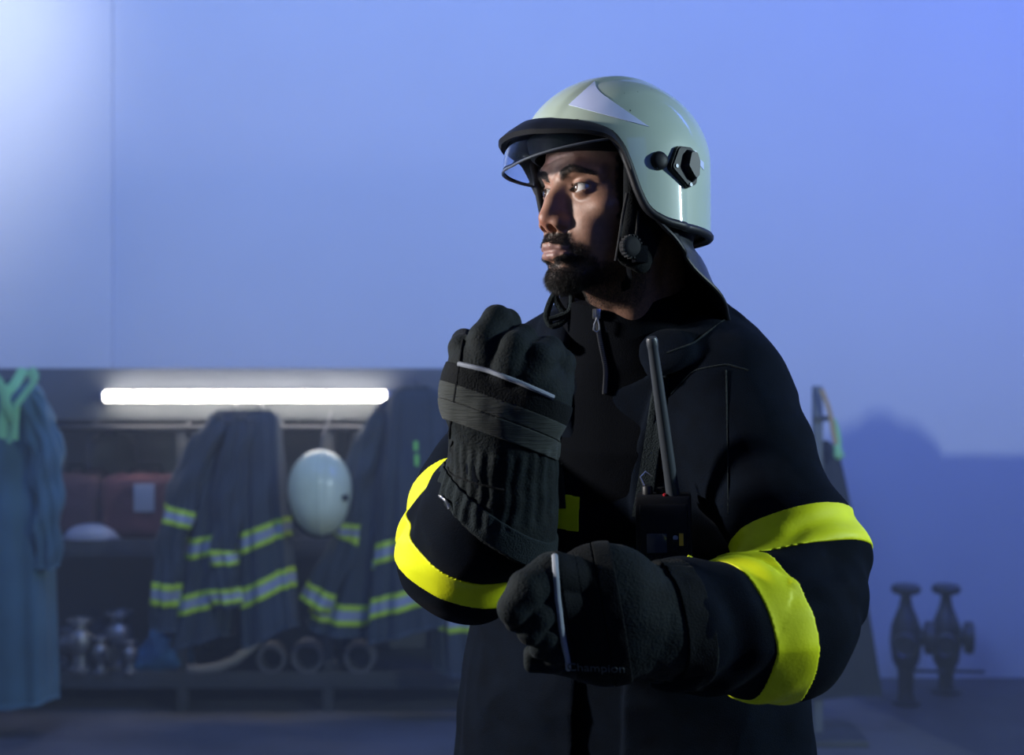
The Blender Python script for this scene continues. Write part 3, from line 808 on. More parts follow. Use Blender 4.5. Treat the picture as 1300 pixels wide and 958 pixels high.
# the open front: a slot between the two edges of the coat, down to the sweater
e0, e1 = W(746, 470, 1.68), W(730, 990, 1.66)
def slot(X, Y, Z):
    # across = distance sideways from the centre line of the slot
    t = (Z-e1[2])/(e0[2]-e1[2]); cx = e1[0]+(e0[0]-e1[0])*t; cy = e1[1]+(e0[1]-e1[1])*t
    a = (X-cx)*LB[0]+(Y-cy)*LB[1]; hw = .029+.026*np.clip((t-.74)/.22, 0, 2)
    fwd = (X-cx)*FB[0]+(Y-cy)*FB[1]
    return np.maximum(np.maximum(np.abs(a)-hw, -(fwd+.075)), Z-1.70)
allf.cut((slot, np.array((-.1, 1.4, .70)), np.array((.35, 1.80, 1.60))), .008)
# neck opening
allf.cut(cap(W(806, 395, 1.79), W(808, 470, 1.83), .092, .080), .01)
# outer collar, folded down
def torus_arc(fieldx, pts, rad, k=.008, flat=None): fieldx.chain(pts, rad, k, flat)
torus_arc(allf, [W(914, 408, 1.84), W(910, 416, 1.79), W(880, 430, 1.745), W(845, 446, 1.715), W(832, 470, 1.70)], [.022, .030, .034, .032, .012], .012, (nz(np.array((-.35, -.75, .6))), 2.6))
torus_arc(allf, [W(914, 408, 1.84), W(868, 396, 1.92), W(800, 388, 1.95), W(735, 396, 1.93), W(710, 410, 1.84), W(712, 440, 1.76)], [.020, .026, .028, .026, .024, .010], .012, (nz(np.array((-.2, .3, .9))), 1.6))
allf.cutplane((0, 0, .76), (0, 0, 1))
coat = allf.build('coat', M_jacket, person, relax=1); coat['label'] = 'black turnout coat worn open at the front'

# sweater with a stand-up collar under the coat
fs = Field((-.06, 1.58, .80), (.34, 2.04, 1.66), .0028)
fs.add(cap(W(808, 540, 1.87), W(800, 960, 1.88), .178, .185, (FB, 1.42)), 0)
fs.add(cap(W(806, 450, 1.855), W(808, 540, 1.87), .086, .15), .05)
fs.add(cap(W(797, 362, 1.815), W(803, 445, 1.825), .086, .094), .02)
fs.cutplane(W(768, 390, 1.735), nz(np.array((.12, .30, -1.0))))
fs.cut(cap(W(796, 300, 1.812), W(802, 415, 1.825), .079, .074), .003)
fs.warp(lambda p: vnoise(p*np.array((22, 22, 9))+5)*.0028+vnoise(p*40)*.0008)
sw = fs.build('sweater', M_sweater, person, relax=1); sw['label'] = 'black zip-neck sweater'
CB = bvh_of(coat, sw)
# zip of the sweater
SB = bvh_of(sw)
zp = path(SB, [(757, 394), (762, 430), (770, 468), (768, 500)], .0012)
mb = MB(); mb.tube(zp, .0032, 8); zipo = mb.build('zipper', M_rubber, sw)
mb = MB()
for i in range(6, len(zp)-1):
    for q in (0, .5):
        c = zp[i]*(1-q)+zp[i+1]*q; mb.box(c+np.array((0, -.0032, 0)), (.0020, .0010, .0008), None)
mb.build('zipper_teeth', mat('zip_teeth', (.18, .18, .19), .3, metal=1), zipo)
c = zp[1]+np.array((0, -.006, 0)); mb = MB(); mb.box(c, (.0048, .0028, .0062), None, .0015); mb.box(c+np.array((0, -.0030, .002)), (.0018, .0012, .0042), None, .0006)
mb.tube([c+np.array((.0005, -.005, -.005)), c+np.array((-.0028, -.005, -.012)), c+np.array((-.0036, -.004, -.019)), c+np.array((-.0002, -.004, -.0215)), c+np.array((.0030, -.004, -.019)), c+np.array((.0026, -.005, -.012)), c+np.array((.0008, -.005, -.005))], .0013, 8, closed=False)
mb.build('zipper_pull', M_metal, zipo)

# reflective bands: sheets lying on the coat
def band(fieldx, p, n, hw, name='reflective_band', off=.0016, *more):
    g = fieldx.shell(off, .0035, (p, n, hw), *more); return g.build(name, M_yellow, coat)
def sub(fieldx, lo, hi):
    g = Field.__new__(Field); a = np.clip(np.floor((np.array(lo)-fieldx.lo)/fieldx.h).astype(int), 0, fieldx.n); b = np.clip(np.ceil((np.array(hi)-fieldx.lo)/fieldx.h).astype(int), 0, fieldx.n)
    g.lo = fieldx.lo+a*fieldx.h; g.h = fieldx.h; g.n = b-a; g.d = fieldx.d[a[0]:b[0], a[1]:b[1], a[2]:b[2]].copy(); g.ax = [fieldx.ax[i][a[i]:b[i]] for i in range(3)]; return g
def refine(g):
    """twice as fine, by interpolation, for thin sheets"""
    d = g.d
    for ax in range(3):
        sh = list(d.shape); sh[ax] = sh[ax]*2-1; o = np.zeros(sh, F32); i0 = [slice(None)]*3; i1 = [slice(None)]*3; a = [slice(None)]*3; b = [slice(None)]*3
        i0[ax] = slice(0, None, 2); i1[ax] = slice(1, None, 2); a[ax] = slice(0, -1); b[ax] = slice(1, None)
        o[tuple(i0)] = d; o[tuple(i1)] = (d[tuple(a)]+d[tuple(b)])/2; d = o
    r_ = Field.__new__(Field); r_.lo = g.lo; r_.h = g.h/2; r_.n = np.array(d.shape); r_.d = d; r_.ax = [(r_.lo[i]+r_.h*np.arange(r_.n[i])).astype(F32) for i in range(3)]; return r_
AXU = nz(S3-S2)
b1c = W(1060, 672, 1.65)
g = refine(sub(fl, (.18, 1.45, 1.15), (.52, 1.86, 1.45))); band(g, W(1030, 690, 1.63), nz(np.array((-.24, .50, 1.0))), .0245)
g = refine(sub(fl, (.20, 1.36, 1.02), (.50, 1.72, 1.35))); band(g, W(930, 792, 1.53), nz(np.array((1.0, .62, .12))), .0225)
g = refine(sub(ft, (-.16, 1.40, 1.16), (.28, 2.12, 1.38)))
for sd in (-1, 1):
  tb_ = g.shell(.0016, .0035, (W(905, 678, 1.70), np.array((0.12, 0.02, 1.)), .0215), (W(935, 678, 1.7), np.array((-1., 0.15, 0)), None), (W(660, 648, 1.75), np.array((1., 0, 0)), None), (W(752, 650, 1.67), np.array((sd*1., 0, 0)), None))
  tb_.cut((lambda X, Y, Z: slot(X, Y, Z)-.003, np.array((-.1, 1.4, .70)), np.array((.35, 1.80, 1.60))), .0)
  tb_.build('reflective_band', M_yellow, coat)
fu = Field(fr.lo, fr.lo+(fr.n-1)*hS, hS); fu.chain([T1, T2, T3], [.078, .067, .064], .03); fu.warp(lambda p: folds(p, 1.2)); fu.warp(ring_folds(T3, T3-T2, 80, .0035, .07))
g = refine(sub(fu, (-.22, 1.50, 1.15), (.05, 1.95, 1.45))); band(g, W(552, 680, 1.74), nz(T3-T2+np.array((-.02, -.04, .0))), .0185, 'reflective_band', .0055, (W(551, 650, 1.74), np.array((-1., 0, .35)), None))
g = refine(sub(fr, (-.22, 1.48, 1.05), (.05, 1.80, 1.40))); band(g, W(580, 703, 1.65), nz(np.array((.32, -.50, 1.0))), .0225, 'reflective_band', .0016, (W(560, 660, 1.695), np.array((0, -1., 0)), None))

# velcro strips on the coat edges, seams and straps
COB = bvh_of(coat)
patch('velcro_strip', COB, [(832, 478), (850, 478), (826, 660), (803, 655)], M_velcro, coat, .0008, 24, 6, .0015)
patch('velcro_strip', COB, [(700, 505), (708, 505), (719, 645), (703, 645)], M_velcro, coat, .0008, 20, 4, .0012)
for q in ([(846, 448), (880, 436), (922, 404)], [(922, 470), (924, 560), (925, 652)], [(852, 500), (880, 470), (922, 462), (950, 470)], [(834, 476), (822, 540), (808, 640)]):
    mb = MB(); mb.tube(path(COB, q, .0004), .0011, 6); mb.build('seam', M_velcro, coat)

# trousers and boots, below the picture
fp = Field((-.2, 1.55, 0.0), (.50, 2.15, .90), .006)
hip = W(800, 1000, 1.87); hip[2] = .86
for s in (-1, 1):
    a = hip+LB*s*.10; a = np.array((a[0], a[1], .84)); kn = a+LB*s*.03+FB*.02; kn[2] = .48; an = kn+LB*s*.02-FB*.02; an[2] = .14
    fp.chain([a, kn, an], [.115, .088, .082], .04)
fp.warp(lambda p: folds(p, 1.6)); trousers = fp.build('trousers', M_jacket, person); trousers['label'] = 'black turnout trousers'
for s in (-1, 1):
    an = np.array((hip[0], hip[1], 0))+LB*s*.15; g = Field(an+np.array((-.2, -.25, -.01)), an+np.array((.2, .2, .30)), .005)
    g.add(cap(an+np.array((0, 0, .07)), an+np.array((0, 0, .24)), .060, .068), .0); g.add(cap(an+np.array((0, 0, .05)), an+FB*.17+np.array((0, 0, .045)), .052, .045), .03)
    g.cutplane((0, 0, .0), (0, 0, 1)); g.build('boot', M_leather, person)

# ------------------------------------------------------------------ gloves
hG = .0019
def fingers(g, chains, k=.004):
    for pts, rad in chains:
        h = Field(g.lo, g.lo+g.h*.5, g.h); h.n = g.n; h.ax = g.ax; h.d = np.full(g.n, .06, F32); h.chain([W(*q) for q in pts], rad, .003)
        r_ = np.minimum(g.d, h.d); q = np.maximum(k-np.abs(g.d-h.d), 0)/k; g.d = r_-q*q*k*.25
# raised right hand: a fist seen from the back of the hand, wrist below
gr = Field((-.115, 1.36, 1.19), (.085, 1.72, 1.60), hG)
PB = nz(np.array((-.15, -1., .12)))                  # way the back of the hand faces
gr.add(cap(W(618, 500, 1.53), W(668, 508, 1.53), .050, .048, (PB, 1.35)), 0)
gr.add(cap(W(615, 474, 1.52), W(672, 494, 1.51), .038, .036, (PB, 1.3)), .015)
fingers(gr, [
    ([(592, 474, 1.52), (587, 442, 1.53), (590, 434, 1.555), (606, 440, 1.575)], [.018, .0145, .014, .013]),
    ([(616, 462, 1.51), (616, 430, 1.515), (631, 407, 1.53), (642, 412, 1.56), (640, 440, 1.575)], [.021, .0180, .0165, .0165, .014]),
    ([(645, 470, 1.50), (652, 442, 1.505), (664, 430, 1.53), (668, 445, 1.57)], [.021, .0175, .016, .014]),
    ([(672, 482, 1.50), (686, 456, 1.505), (696, 445, 1.53), (696, 462, 1.57)], [.021, .0175, .016, .014]),
    ([(690, 515, 1.53), (706, 490, 1.535), (712, 462, 1.55), (700, 445, 1.57)], [.021, .0185, .0165, .014])])
# cuff of the raised glove
gr.chain([W(642, 530, 1.54), W(638, 585, 1.56), W(630, 650, 1.58), W(626, 710, 1.60)], [.053, .055, .063, .068], .02)
CN = nz(np.array((.72, -.22, 1.0)))
gr.cutplane(W(622, 694, 1.52), CN)
def gfold(o, ax, lo, hi, amp, freq=150):
    def fn(p):
        d = p-o; t = d @ ax; s_ = d-t[:, None]*ax; n = vnoise(p*22)*2+vnoise(p*55)
        ang = np.arctan2(s_[:, 0], -s_[:, 1]); wnd = ss(lo, lo+.012, t)*ss(hi, hi-.012, t)
        return amp*wnd*(np.sin(ang*26+n*1.3)*.6+np.sin(t*freq+n)*.5)
    return fn
AX = nz(W(634, 470, 1.53)-W(625, 650, 1.58))
o_ = W(630, 600, 1.56)
gr.warp(gfold(o_, AX, -.045, .05, .0016)); gr.warp(lambda p: vnoise(p*45)*.0010+vnoise(p*90+3)*.0005)
gr.cut(cap(W(624, 730, 1.605), W(632, 670, 1.58), .063, .056), .002)
glove_r = gr.build('glove', M_glove, person, relax=1); glove_r['label'] = 'black glove on the raised fist'
def gband(g, parent, p, n, hw, off, th, name, m, *more):
    s_ = refine(g).shell(off, th, (p, n, hw), *more); return s_.build(name, m, parent)
# ribbed band across the back of the hand and straps
tilt = nz(W(583, 462, 1.50)-W(700, 502, 1.47)); upv = nz(AX+np.array((-.34, 0, 0)))
UP = nz(np.cross(nz(W(700, 502, 1.47)-W(583, 462, 1.50)), np.array((0, -1., .1)))); UP = UP*(1 if UP[2] > 0 else -1)
gs = sub(gr, (-.115, 1.36, 1.34), (.085, 1.60, 1.52))
front = (W(640, 500, 1.53)+np.array((0, .012, 0)), np.array((0, -1., 0)), None)
gband(gs, glove_r, W(642, 497, 1.49), UP, .0105, .0016, .0035, 'strap_band', M_glove_cloth, front)
gband(gs, glove_r, W(638, 520, 1.49), UP, .0085, .0020, .004, 'strap_band', M_rib, front)
gband(gs, glove_r, W(635, 544, 1.50), UP, .0095, .0024, .0045, 'strap_band', M_rib, front)
GB = bvh_of(glove_r)
mb = MB(); mb.tube(path(GB, [(583, 462), (620, 470), (660, 485), (702, 504)], .0012), .0026, 8); mb.build('piping', M_piping, glove_r)
mb = MB(); mb.tube(path(GB, [(588, 432), (583, 470), (574, 530), (568, 575)], .0006), .0018, 8); mb.build('piping', M_glove_cloth, glove_r)
gs = sub(gr, (-.115, 1.36, 1.18), (.085, 1.72, 1.42))
strap = gband(gs, glove_r, W(622, 694, 1.52)+CN*.0165, CN, .0140, .0028, .005, 'cuff_strap', M_velcro)
GB = bvh_of(glove_r, strap)
mb = MB(); mb.tube(path(GB, [(560, 628), (568, 634), (574, 646)], .003), .0016, 8); mb.build('strap_ring', M_metal, glove_r)
mb = MB(); mb.tube(path(GB, [(575, 560), (566, 585), (572, 602), (600, 612), (640, 622)], .0004), .0012, 6); mb.build('seam', M_glove_cloth, glove_r)

# lowered left hand, back of the hand to the camera, fingers curled
gl = Field((-.05, 1.26, 1.10), (.26, 1.60, 1.34), hG)
NB = nz(np.array((-.12, -1., .1)))
gl.add(cap(W(752, 750, 1.425), W(754, 806, 1.425), .042, .042, (NB, 1.5)), 0)
gl.add(cap(W(780, 752, 1.43), W(780, 806, 1.43), .046, .046, (NB, 1.3)), .02)
fingers(gl, [
    ([(728, 735, 1.415), (700, 728, 1.398), (668, 748, 1.382), (652, 772, 1.380), (653, 788, 1.388)], [.022, .0200, .0185, .0160, .010]),
    ([(728, 768, 1.41), (706, 762, 1.398), (684, 782, 1.388), (674, 802, 1.390), (680, 808, 1.398)], [.020, .0165, .0150, .0130, .009]),
    ([(728, 795, 1.415), (709, 790, 1.405), (693, 806, 1.398), (686, 822, 1.402)], [.019, .0150, .0138, .0110]),
    ([(735, 820, 1.42), (716, 815, 1.412), (704, 828, 1.408), (706, 836, 1.42)], [.019, .0145, .0130, .011])], .002)
gl.add(rbox(W(690, 837, 1.415), (.0190, .0115, .0120), .006, axisM((0, .05, 1.), (0, 1, 0))), .002)
gl.add(cap(W(700, 838, 1.42), W(760, 842, 1.45), .012, .022), .006)
# cuff
gl.chain([W(790, 782, 1.44), W(830, 790, 1.455), W(872, 792, 1.475), W(905, 792, 1.49)], [.052, .050, .060, .064], .02)
AXL = nz(W(905, 792, 1.49)-W(790, 780, 1.44))
gl.cutplane(W(900, 792, 1.43), -nz(np.array((1., .35, .1))))
gl.warp(gfold(W(840, 790, 1.46), AXL, -.035, .05, .0018)); gl.warp(lambda p: vnoise(p*45)*.0010+vnoise(p*90+3)*.0005)
gl.cut(cap(W(925, 793, 1.50), W(865, 793, 1.475), .058, .053), .002)
glove_l = gl.build('glove', M_glove, person, relax=1); glove_l['label'] = 'black glove on the lowered hand with curled fingers'
gs = sub(gl, (-.05, 1.26, 1.10), (.26, 1.47, 1.34)); fr2 = (W(760, 780, 1.435), np.array((0, -1., 0)), None)
nL = nz(W(724, 775, 1.38)-W(712, 775, 1.38)+np.array((0, 0, .0015)))
for k_, (px_, m_) in enumerate(((731, M_glove_cloth), (754, M_glove_cloth), (779, M_glove_cloth))):
    gband(gs, glove_l, W(px_, 780, 1.39), nL, .0088, .0012+.0003*k_, .0035, 'strap_band', m_, fr2)
GB = bvh_of(glove_l)
mb = MB(); mb.tube(path(GB, [(704, 706), (706, 745), (712, 800), (722, 848)], .0012), .0030, 8); mb.build('piping', M_piping, glove_l)
gs = sub(gl, (.12, 1.26, 1.10), (.26, 1.60, 1.34))
strap = gband(gs, glove_l, W(872, 792, 1.44), nz(np.array((1., .35, .1))), .0150, .0028, .005, 'cuff_strap', M_glove_cloth)
mb = MB(); q = W(760, 855, 1.385)
t_ = bpy.data.curves.new('glove_lettering', 'FONT'); t_.body = 'Champion'; t_.size = .0135; t_.extrude = .0004; t_.align_x = 'CENTER'
to = bpy.data.objects.new('lettering', t_); COL.objects.link(to); to.data.materials.append(mat('grey_print', (.07, .085, .09), .6))
h_, n_ = hit(GB, 757, 851, .0012); Mx = axisM(n_, (0, 0, 1)); M4 = Matrix(((Mx[0, 0], Mx[0, 1], Mx[0, 2], h_[0]), (Mx[1, 0], Mx[1, 1], Mx[1, 2], h_[1]), (Mx[2, 0], Mx[2, 1], Mx[2, 2], h_[2]), (0, 0, 0, 1)))
bpy.context.view_layer.update()
dg = bpy.context.evaluated_depsgraph_get(); tm = bpy.data.meshes.new_from_object(to.evaluated_get(dg)); bpy.data.objects.remove(to)
V = np.array([(M4 @ v.co)[:] for v in tm.vertices]); lo_ = mesh('lettering', V, [list(p.vertices) for p in tm.polygons], tm.materials[0], glove_l, False)

# chin cord and drawstring hanging at the collar
def smooth(pts, n=6):
    pts = [np.array(p) for p in pts]; q = []
    for i in range(len(pts)-1):
        a_, b_, c_, d_ = pts[max(i-1, 0)], pts[i], pts[i+1], pts[min(i+2, len(pts)-1)]
        for k in range(n): t = k/n; q.append(.5*((2*b_)+(-a_+c_)*t+(2*a_-5*b_+4*c_-d_)*t*t+(-a_+3*b_-3*c_+d_)*t**3))
    return q+[pts[-1]]
mb = MB()
mb.tube(smooth([W(714, 366, 1.775), W(704, 374, 1.775), W(697, 388, 1.775), W(694, 402, 1.775), W(700, 413, 1.775), W(712, 410, 1.775), W(719, 400, 1.775), W(712, 391, 1.775), W(706, 380, 1.775), W(706, 370, 1.775)]), .0042, 8, flat=((0, -1, 0), .5))
mb.tube(smooth([W(724, 366, 1.775), W(726, 380, 1.775), W(722, 395, 1.775), W(708, 402, 1.775), W(697, 405, 1.775)]), .0036, 8)
o = mb.build('drawstring', M_velcro, person); o['label'] = 'dark green drawstring loop'

# ------------------------------------------------------------------ radio clipped on the chest
rr = empty('two_way_radio', W(843, 715, 1.66), 'black two-way radio with long antenna clipped to the chest of the coat', 'radio')
AR_ = np.stack((nz(np.array((1., -.12, .02))), nz(np.array((.12, 1., .03))), nz(np.array((-.02, -.03, 1.)))), 1)
AR_ = np.linalg.qr(AR_)[0]; AR_ = AR_*np.sign(np.diag(AR_))
c0 = W(843, 672, 1.665)
mb = MB(); mb.box(c0, (.0315, .018, .041), AR_, .004); mb.box(c0+AR_ @ np.array((0, -.017, -.002)), (.027, .004, .034), AR_, .003); body = mb.build('radio_body', M_plastic, rr)
mb = MB(); mb.box(c0+AR_ @ np.array((-.008, -.0212, -.012)), (.0115, .0008, .0110), AR_, .0006); mb.build('screen', mat('radio_screen', (.05, .06, .08), .15, coat=1), body)
mb = MB()
for q in ((.012, -.0215, -.010), (.012, -.0215, -.020), (.003, -.0215, -.028), (-.007, -.0215, -.028), (-.017, -.0215, -.028)): mb.box(c0+AR_ @ np.array(q), (.0035, .0012, .0022), AR_, .001)
mb.build('buttons', M_rubber, body)
mb = MB(); mb.lathe([(.0030, 0), (.0030, .0015), (.001, .002)], c0+AR_ @ np.array((.013, -.0205, -.006)), axisM(-AR_[:, 1]), 16); mb.build('light_dot', mat('dot_grey', (.30, .33, .42), .3), body)
mb = MB(); mb.box(c0+AR_ @ np.array((.0195, -.0210, -.008)), (.0025, .0008, .007), AR_, .0005); mb.build('yellow_sticker', mat('sticker_yellow', (.75, .45, .04), .5), body)
mb = MB(); mb.lathe([(.0062, 0), (.0062, .009), (.0052, .0105)], c0+AR_ @ np.array((-.018, 0, .040)), AR_, 18); mb.build('volume_knob', M_rubber, body)
mb = MB(); mb.lathe([(.0052, 0), (.0052, .007), (.0042, .0082)], c0+AR_ @ np.array((-.003, .004, .040)), AR_, 18); mb.build('channel_knob', M_rubber, body)
mb = MB(); mb.lathe([(.0024, 0), (.0024, .0022), (.001, .003)], c0+AR_ @ np.array((.002, -.014, .0405)), AR_, 12); mb.build('warning_button', mat('red_plastic', (.35, .01, .02), .3), body)
a0, a1 = W(855, 632, 1.655), W(827, 428, 1.60)
mb = MB(); L_ = np.linalg.norm(a1-a0); AA = axisM(a1-a0)
mb.lathe([(.0075, -.004), (.0078, .010), (.0074, .030), (.0070, .090), (.0064, .150), (.0058, L_-.014), (.0064, L_-.010), (.0066, L_-.003), (.0052, L_), (.001, L_+.0005)], a0, AA, 20)
mb.build('antenna', mat('antenna_rubber', (.035, .042, .052), .45), rr)
mb = MB(); mb.box(c0+AR_ @ np.array((0, .022, .010)), (.010, .006, .026), AR_, .002); mb.build('belt_clip', M_plastic, rr)
mb = MB(); mb.tube([c0+AR_ @ np.array(q) for q in ((-.020, .002, .046), (-.026, .004, .060), (-.020, .006, .066), (-.012, .006, .060))], .0012, 8); mb.build('ring', M_metal, rr)

# ------------------------------------------------------------------ rack with hanging gear behind the man
M_rack = mat('rack_steel', (.055, .062, .07), .5, metal=.2, var=.15, vscale=8)
M_panel = mat('rack_panel', (.10, .11, .12), .6, var=.1)
M_coatb = mat('hung_coat_cloth', (.026, .038, .046), .9, vcol=False, bump=.3, bscale=200, sheen=.15, var=.2, vscale=9)
M_blue = mat('blue_bag_cloth', (.02, .10, .22), .8, sheen=.1)
M_red = mat('red_bag_cloth', (.095, .030, .034), .8, sheen=.1, var=.15)
M_lime = mat('lime_cloth', (.22, .62, .10), .7)
M_tape3 = mat('lime_and_silver_tape', (.5, .5, .5), .45, vcol=True)
M_gun = mat('gunmetal', (.09, .095, .11), .45, metal=.85, var=.2, vscale=20)
M_alu = mat('aluminium', (.26, .27, .29), .5, metal=.9, var=.15, vscale=30)
M_white = mat('white_plastic', (.62, .64, .66), .4)
YR = 6.1
def Zat(py, d=YR): return CZ-(py-434)/FPX*d
def Xat(px, d=YR): return (px-650)/FPX*d
x0, x1 = -2.18, 1.10
rk = empty('storage_rack', ((x0+x1)/2, 6.25, 0), 'long dark open storage rack standing against the back wall', 'rack')
for x in (x0+.03, Xat(238), Xat(420), Xat(640), x1-.03):
    for y in (6.02, 6.50):
        mb = MB(); mb.box((x, y, .70), (.022, .022, .70), None, .003); mb.build('post', M_rack, rk)
for z in (.14, Zat(690, 6.05), 1.385):
    mb = MB(); mb.box(((x0+x1)/2, 6.26, z), ((x1-x0)/2, .27, .013), None, .003); mb.box(((x0+x1)/2, 5.995, z-.008), ((x1-x0)/2, .010, .035), None, .002); mb.build('shelf', M_rack, rk)
mb = MB(); mb.box(((x0+x1)/2, 6.53, .72), ((x1-x0)/2, .006, .67)); mb.build('back_panel', M_panel, rk)
mb = MB(); mb.box(((x0+x1)/2-.02, 5.965, Zat(500, 5.96)), ((x1-x0)/2+.02, .012, .105), None, .003); fas = mb.build('fascia_board', M_panel, rk)
mb = MB(); mb.tube([(x0+.05, 5.93, Zat(543, 5.93)), (x1-.05, 5.93, Zat(543, 5.93))], .014, 12); mb.build('hanging_rail', mat('rail_steel', (.015, .016, .018), .6), rk)
for k in range(9):
    x = x0+.1+k*.38; mb = MB(); mb.tube([(x, 5.94, Zat(543, 5.93)), (x, 5.955, Zat(536, 5.93)), (x, 5.97, Zat(531, 5.93))], .005, 8); mb.build('rail_bracket', M_rack, rk)

# lamp tube on the fascia
lt = empty('tube_lamp', (Xat(311, 5.88), 5.90, Zat(503, 5.90)-.03), 'lit white tube lamp fixed along the top of the rack', 'lamp')
xa, xb, zl = Xat(131, 5.88), Xat(491, 5.88), Zat(503, 5.88)
mb = MB(); mb.box(((xa+xb)/2, 5.935, zl), ((xb-xa)/2+.01, .016, .020), None, .004); mb.build('housing', M_white, lt)
mb = MB(); n_ = 14; mb.tube([(xa+.004, 5.895, zl), (xb-.004, 5.895, zl)], .0215, 20)
tube = mb.build('tube', mat('lit_tube', (1, 1, 1), .4, emit=((1.0, .93, .84), 26)), lt)
for x in (xa, xb):
    mb = MB(); mb.tube([(x-.006, 5.897, zl), (x+.006, 5.897, zl)], .023, 18); mb.build('end_cap', M_white, lt)

# ---- hanging coats
def coat_surface(cx, y0, ztop, zbot, wt, wb, depth, lean=0.0, seed=0, nf=7, fold=.020, tilt=.0):
    """cloth hanging from a hook: f(u, v) -> point, u around, v from the hook down"""
    rs = np.random.RandomState(seed); ph = rs.rand(6)*6.28; fa = rs.rand(6)*.5+.5
    def f(u, v, off=0.0):
        a = 2*math.pi*u; e = v**.62; wv = wt+(wb-wt)*e; dv = depth*(.45+.55*min(1, v*2.5))
        if v < .04: wv *= .55+.45*math.sin(v/.04*math.pi/2); dv *= .5+.5*v/.04
        fo = fold*(.25+.75*v)*(fa[0]*math.sin(a*nf+ph[0]+v*1.2)+fa[1]*.6*math.sin(a*(nf*2-1)+ph[1]-v*2)+.5*fa[2]*math.sin(a*3+ph[2]))
        c, s_ = math.cos(a), math.sin(a); c = math.copysign(abs(c)**.8, c); s_ = math.copysign(abs(s_)**.8, s_)
        sag = .012*math.sin(a*2+ph[3])*v
        return np.array((cx+lean*v**1.2+(wv+fo*.6+off)*c, y0+(dv+fo+off)*s_, ztop+(zbot-ztop)*v+sag+tilt*wv*c*min(1, v*1.6)))
    return f
def cloth(name, f, m, parent, nu=110, nv=46, v0=0.0, v1=1.0, off=0.0, thick=None, colf=None):
    V = []; 
    for j in range(nv+1):
        v = v0+(v1-v0)*j/nv
        for i in range(nu): V.append(f(i/nu, v, off))
    Fc = [(j*nu+i, j*nu+(i+1) % nu, (j+1)*nu+(i+1) % nu, (j+1)*nu+i) for j in range(nv) for i in range(nu)]
    cap_ = []
    if thick:
        b = len(V)
        for j in range(nv+1):
            v = v0+(v1-v0)*j/nv
            for i in range(nu): V.append(f(i/nu, v, off-thick))
        Fc += [(b+j*nu+i, b+(j+1)*nu+i, b+(j+1)*nu+(i+1) % nu, b+j*nu+(i+1) % nu) for j in range(nv) for i in range(nu)]
        Fc += [(i, b+i, b+(i+1) % nu, (i+1) % nu) for i in range(nu)]+[(nv*nu+i, nv*nu+(i+1) % nu, b+nv*nu+(i+1) % nu, b+nv*nu+i) for i in range(nu)]
    else: Fc += [tuple(range(nu)), tuple(range((nv+1)*nu-1, nv*nu-1, -1))]
    cols = None
    if colf is not None:
        cols = np.array([colf((k % ((nv+1)*nu))//nu/nv) for k in range(len(V))])
    V = np.array(V); return mesh(name, V, fixn(V, Fc), m, parent, True, cols)
LIMEC, SILC = np.array((.42, .60, .02)), np.array((.26, .29, .36))
def tcol(t): return LIMEC if (t < .30 or t > .70) else SILC
def tape(f, parent, v0, v1): return cloth('reflective_band', f, M_tape3, parent, 110, 20, v0, v1, .0035, .004, tcol)
def sleeve(pts, rad, seed):
    P_ = np.array(pts); rs = np.random.RandomState(seed); ph = rs.rand(4)*6.28
    def f(u, v, off=0.0):
        t = v*(len(P_)-1); i = min(int(t), len(P_)-2); q = t-i; c = P_[i]*(1-q)+P_[i+1]*q; r_ = rad[i]*(1-q)+rad[i+1]*q
        if v < .05: r_ *= .6+.4*v/.05
        d = nz(P_[i+1]-P_[i]); a = 2*math.pi*u; ex = nz(np.cross(d, (0, 1., 0))); ey = np.cross(ex, d)
        fo = .008*math.sin(a*4+ph[0]+v*9)+.006*math.sin(a*7+ph[1]-v*14)+.006*math.sin(v*26+ph[2]+2*math.cos(a))
        return c+ex*(r_+fo+off)*math.cos(a)+ey*(r_*.75+fo+off)*math.sin(a)
    return f
YC = 5.80
def P6(px, py, d=YC): return W(px, py, d)
def hung_coat(label, hook, body, tapes, sleeves, seed, yd=YC, depth=.085, tilt=.0):
    """hook (px,py); body (cx px, bottom py, half width top px, half width bottom px); tapes: list of py"""
    m_ = yd/FPX; ztop = CZ-(hook[1]-434)*m_; zbot = CZ-(body[1]-434)*m_; cx = (hook[0]-650)*m_; lean = (body[0]-hook[0])*m_
    r_ = empty('hung_coat', (cx, yd, zbot), label, 'coat', 'firefighter coats hanging on the rack rail')
    f = coat_surface(cx, yd, ztop, zbot, body[2]*m_, body[3]*m_, depth, lean, seed, tilt=tilt)
    cloth('coat_body', f, M_coatb, r_)
    for py in tapes:
        v = (py-hook[1])/(body[1]-hook[1]); h = 13/(body[1]-hook[1]); tape(f, r_, v-h, v+h)
    for pts, rad, ts in sleeves:
        pp = [P6(*q) if len(q) == 3 else P6(q[0], q[1], yd-.06) for q in pts]; sf = sleeve(pp, [x*m_ for x in rad], seed+5)
        s_ = cloth('sleeve', sf, M_coatb, r_, 60, 40)
        for t in ts: cloth('reflective_band', sf, M_tape3, s_, 60, 12, t-.045, t+.045, .0035, .004, tcol)
    mb = MB(); mb.tube([(cx, yd, ztop-.03), (cx, yd, ztop+.015), (cx, 5.93, ztop+.03)], .006, 8); mb.build('hanging_loop', M_rack, r_)
    return r_
hung_coat('dark coat with two lime and silver bands, leftmost on the rail, beside the red bag', (296, 520), (256, 812, 32, 38), [688, 757],
          [([(285, 530), (238, 610), (217, 690), (207, 800)], [16, 20, 17, 14], [.52, .86])], 3, 5.78, tilt=.15)
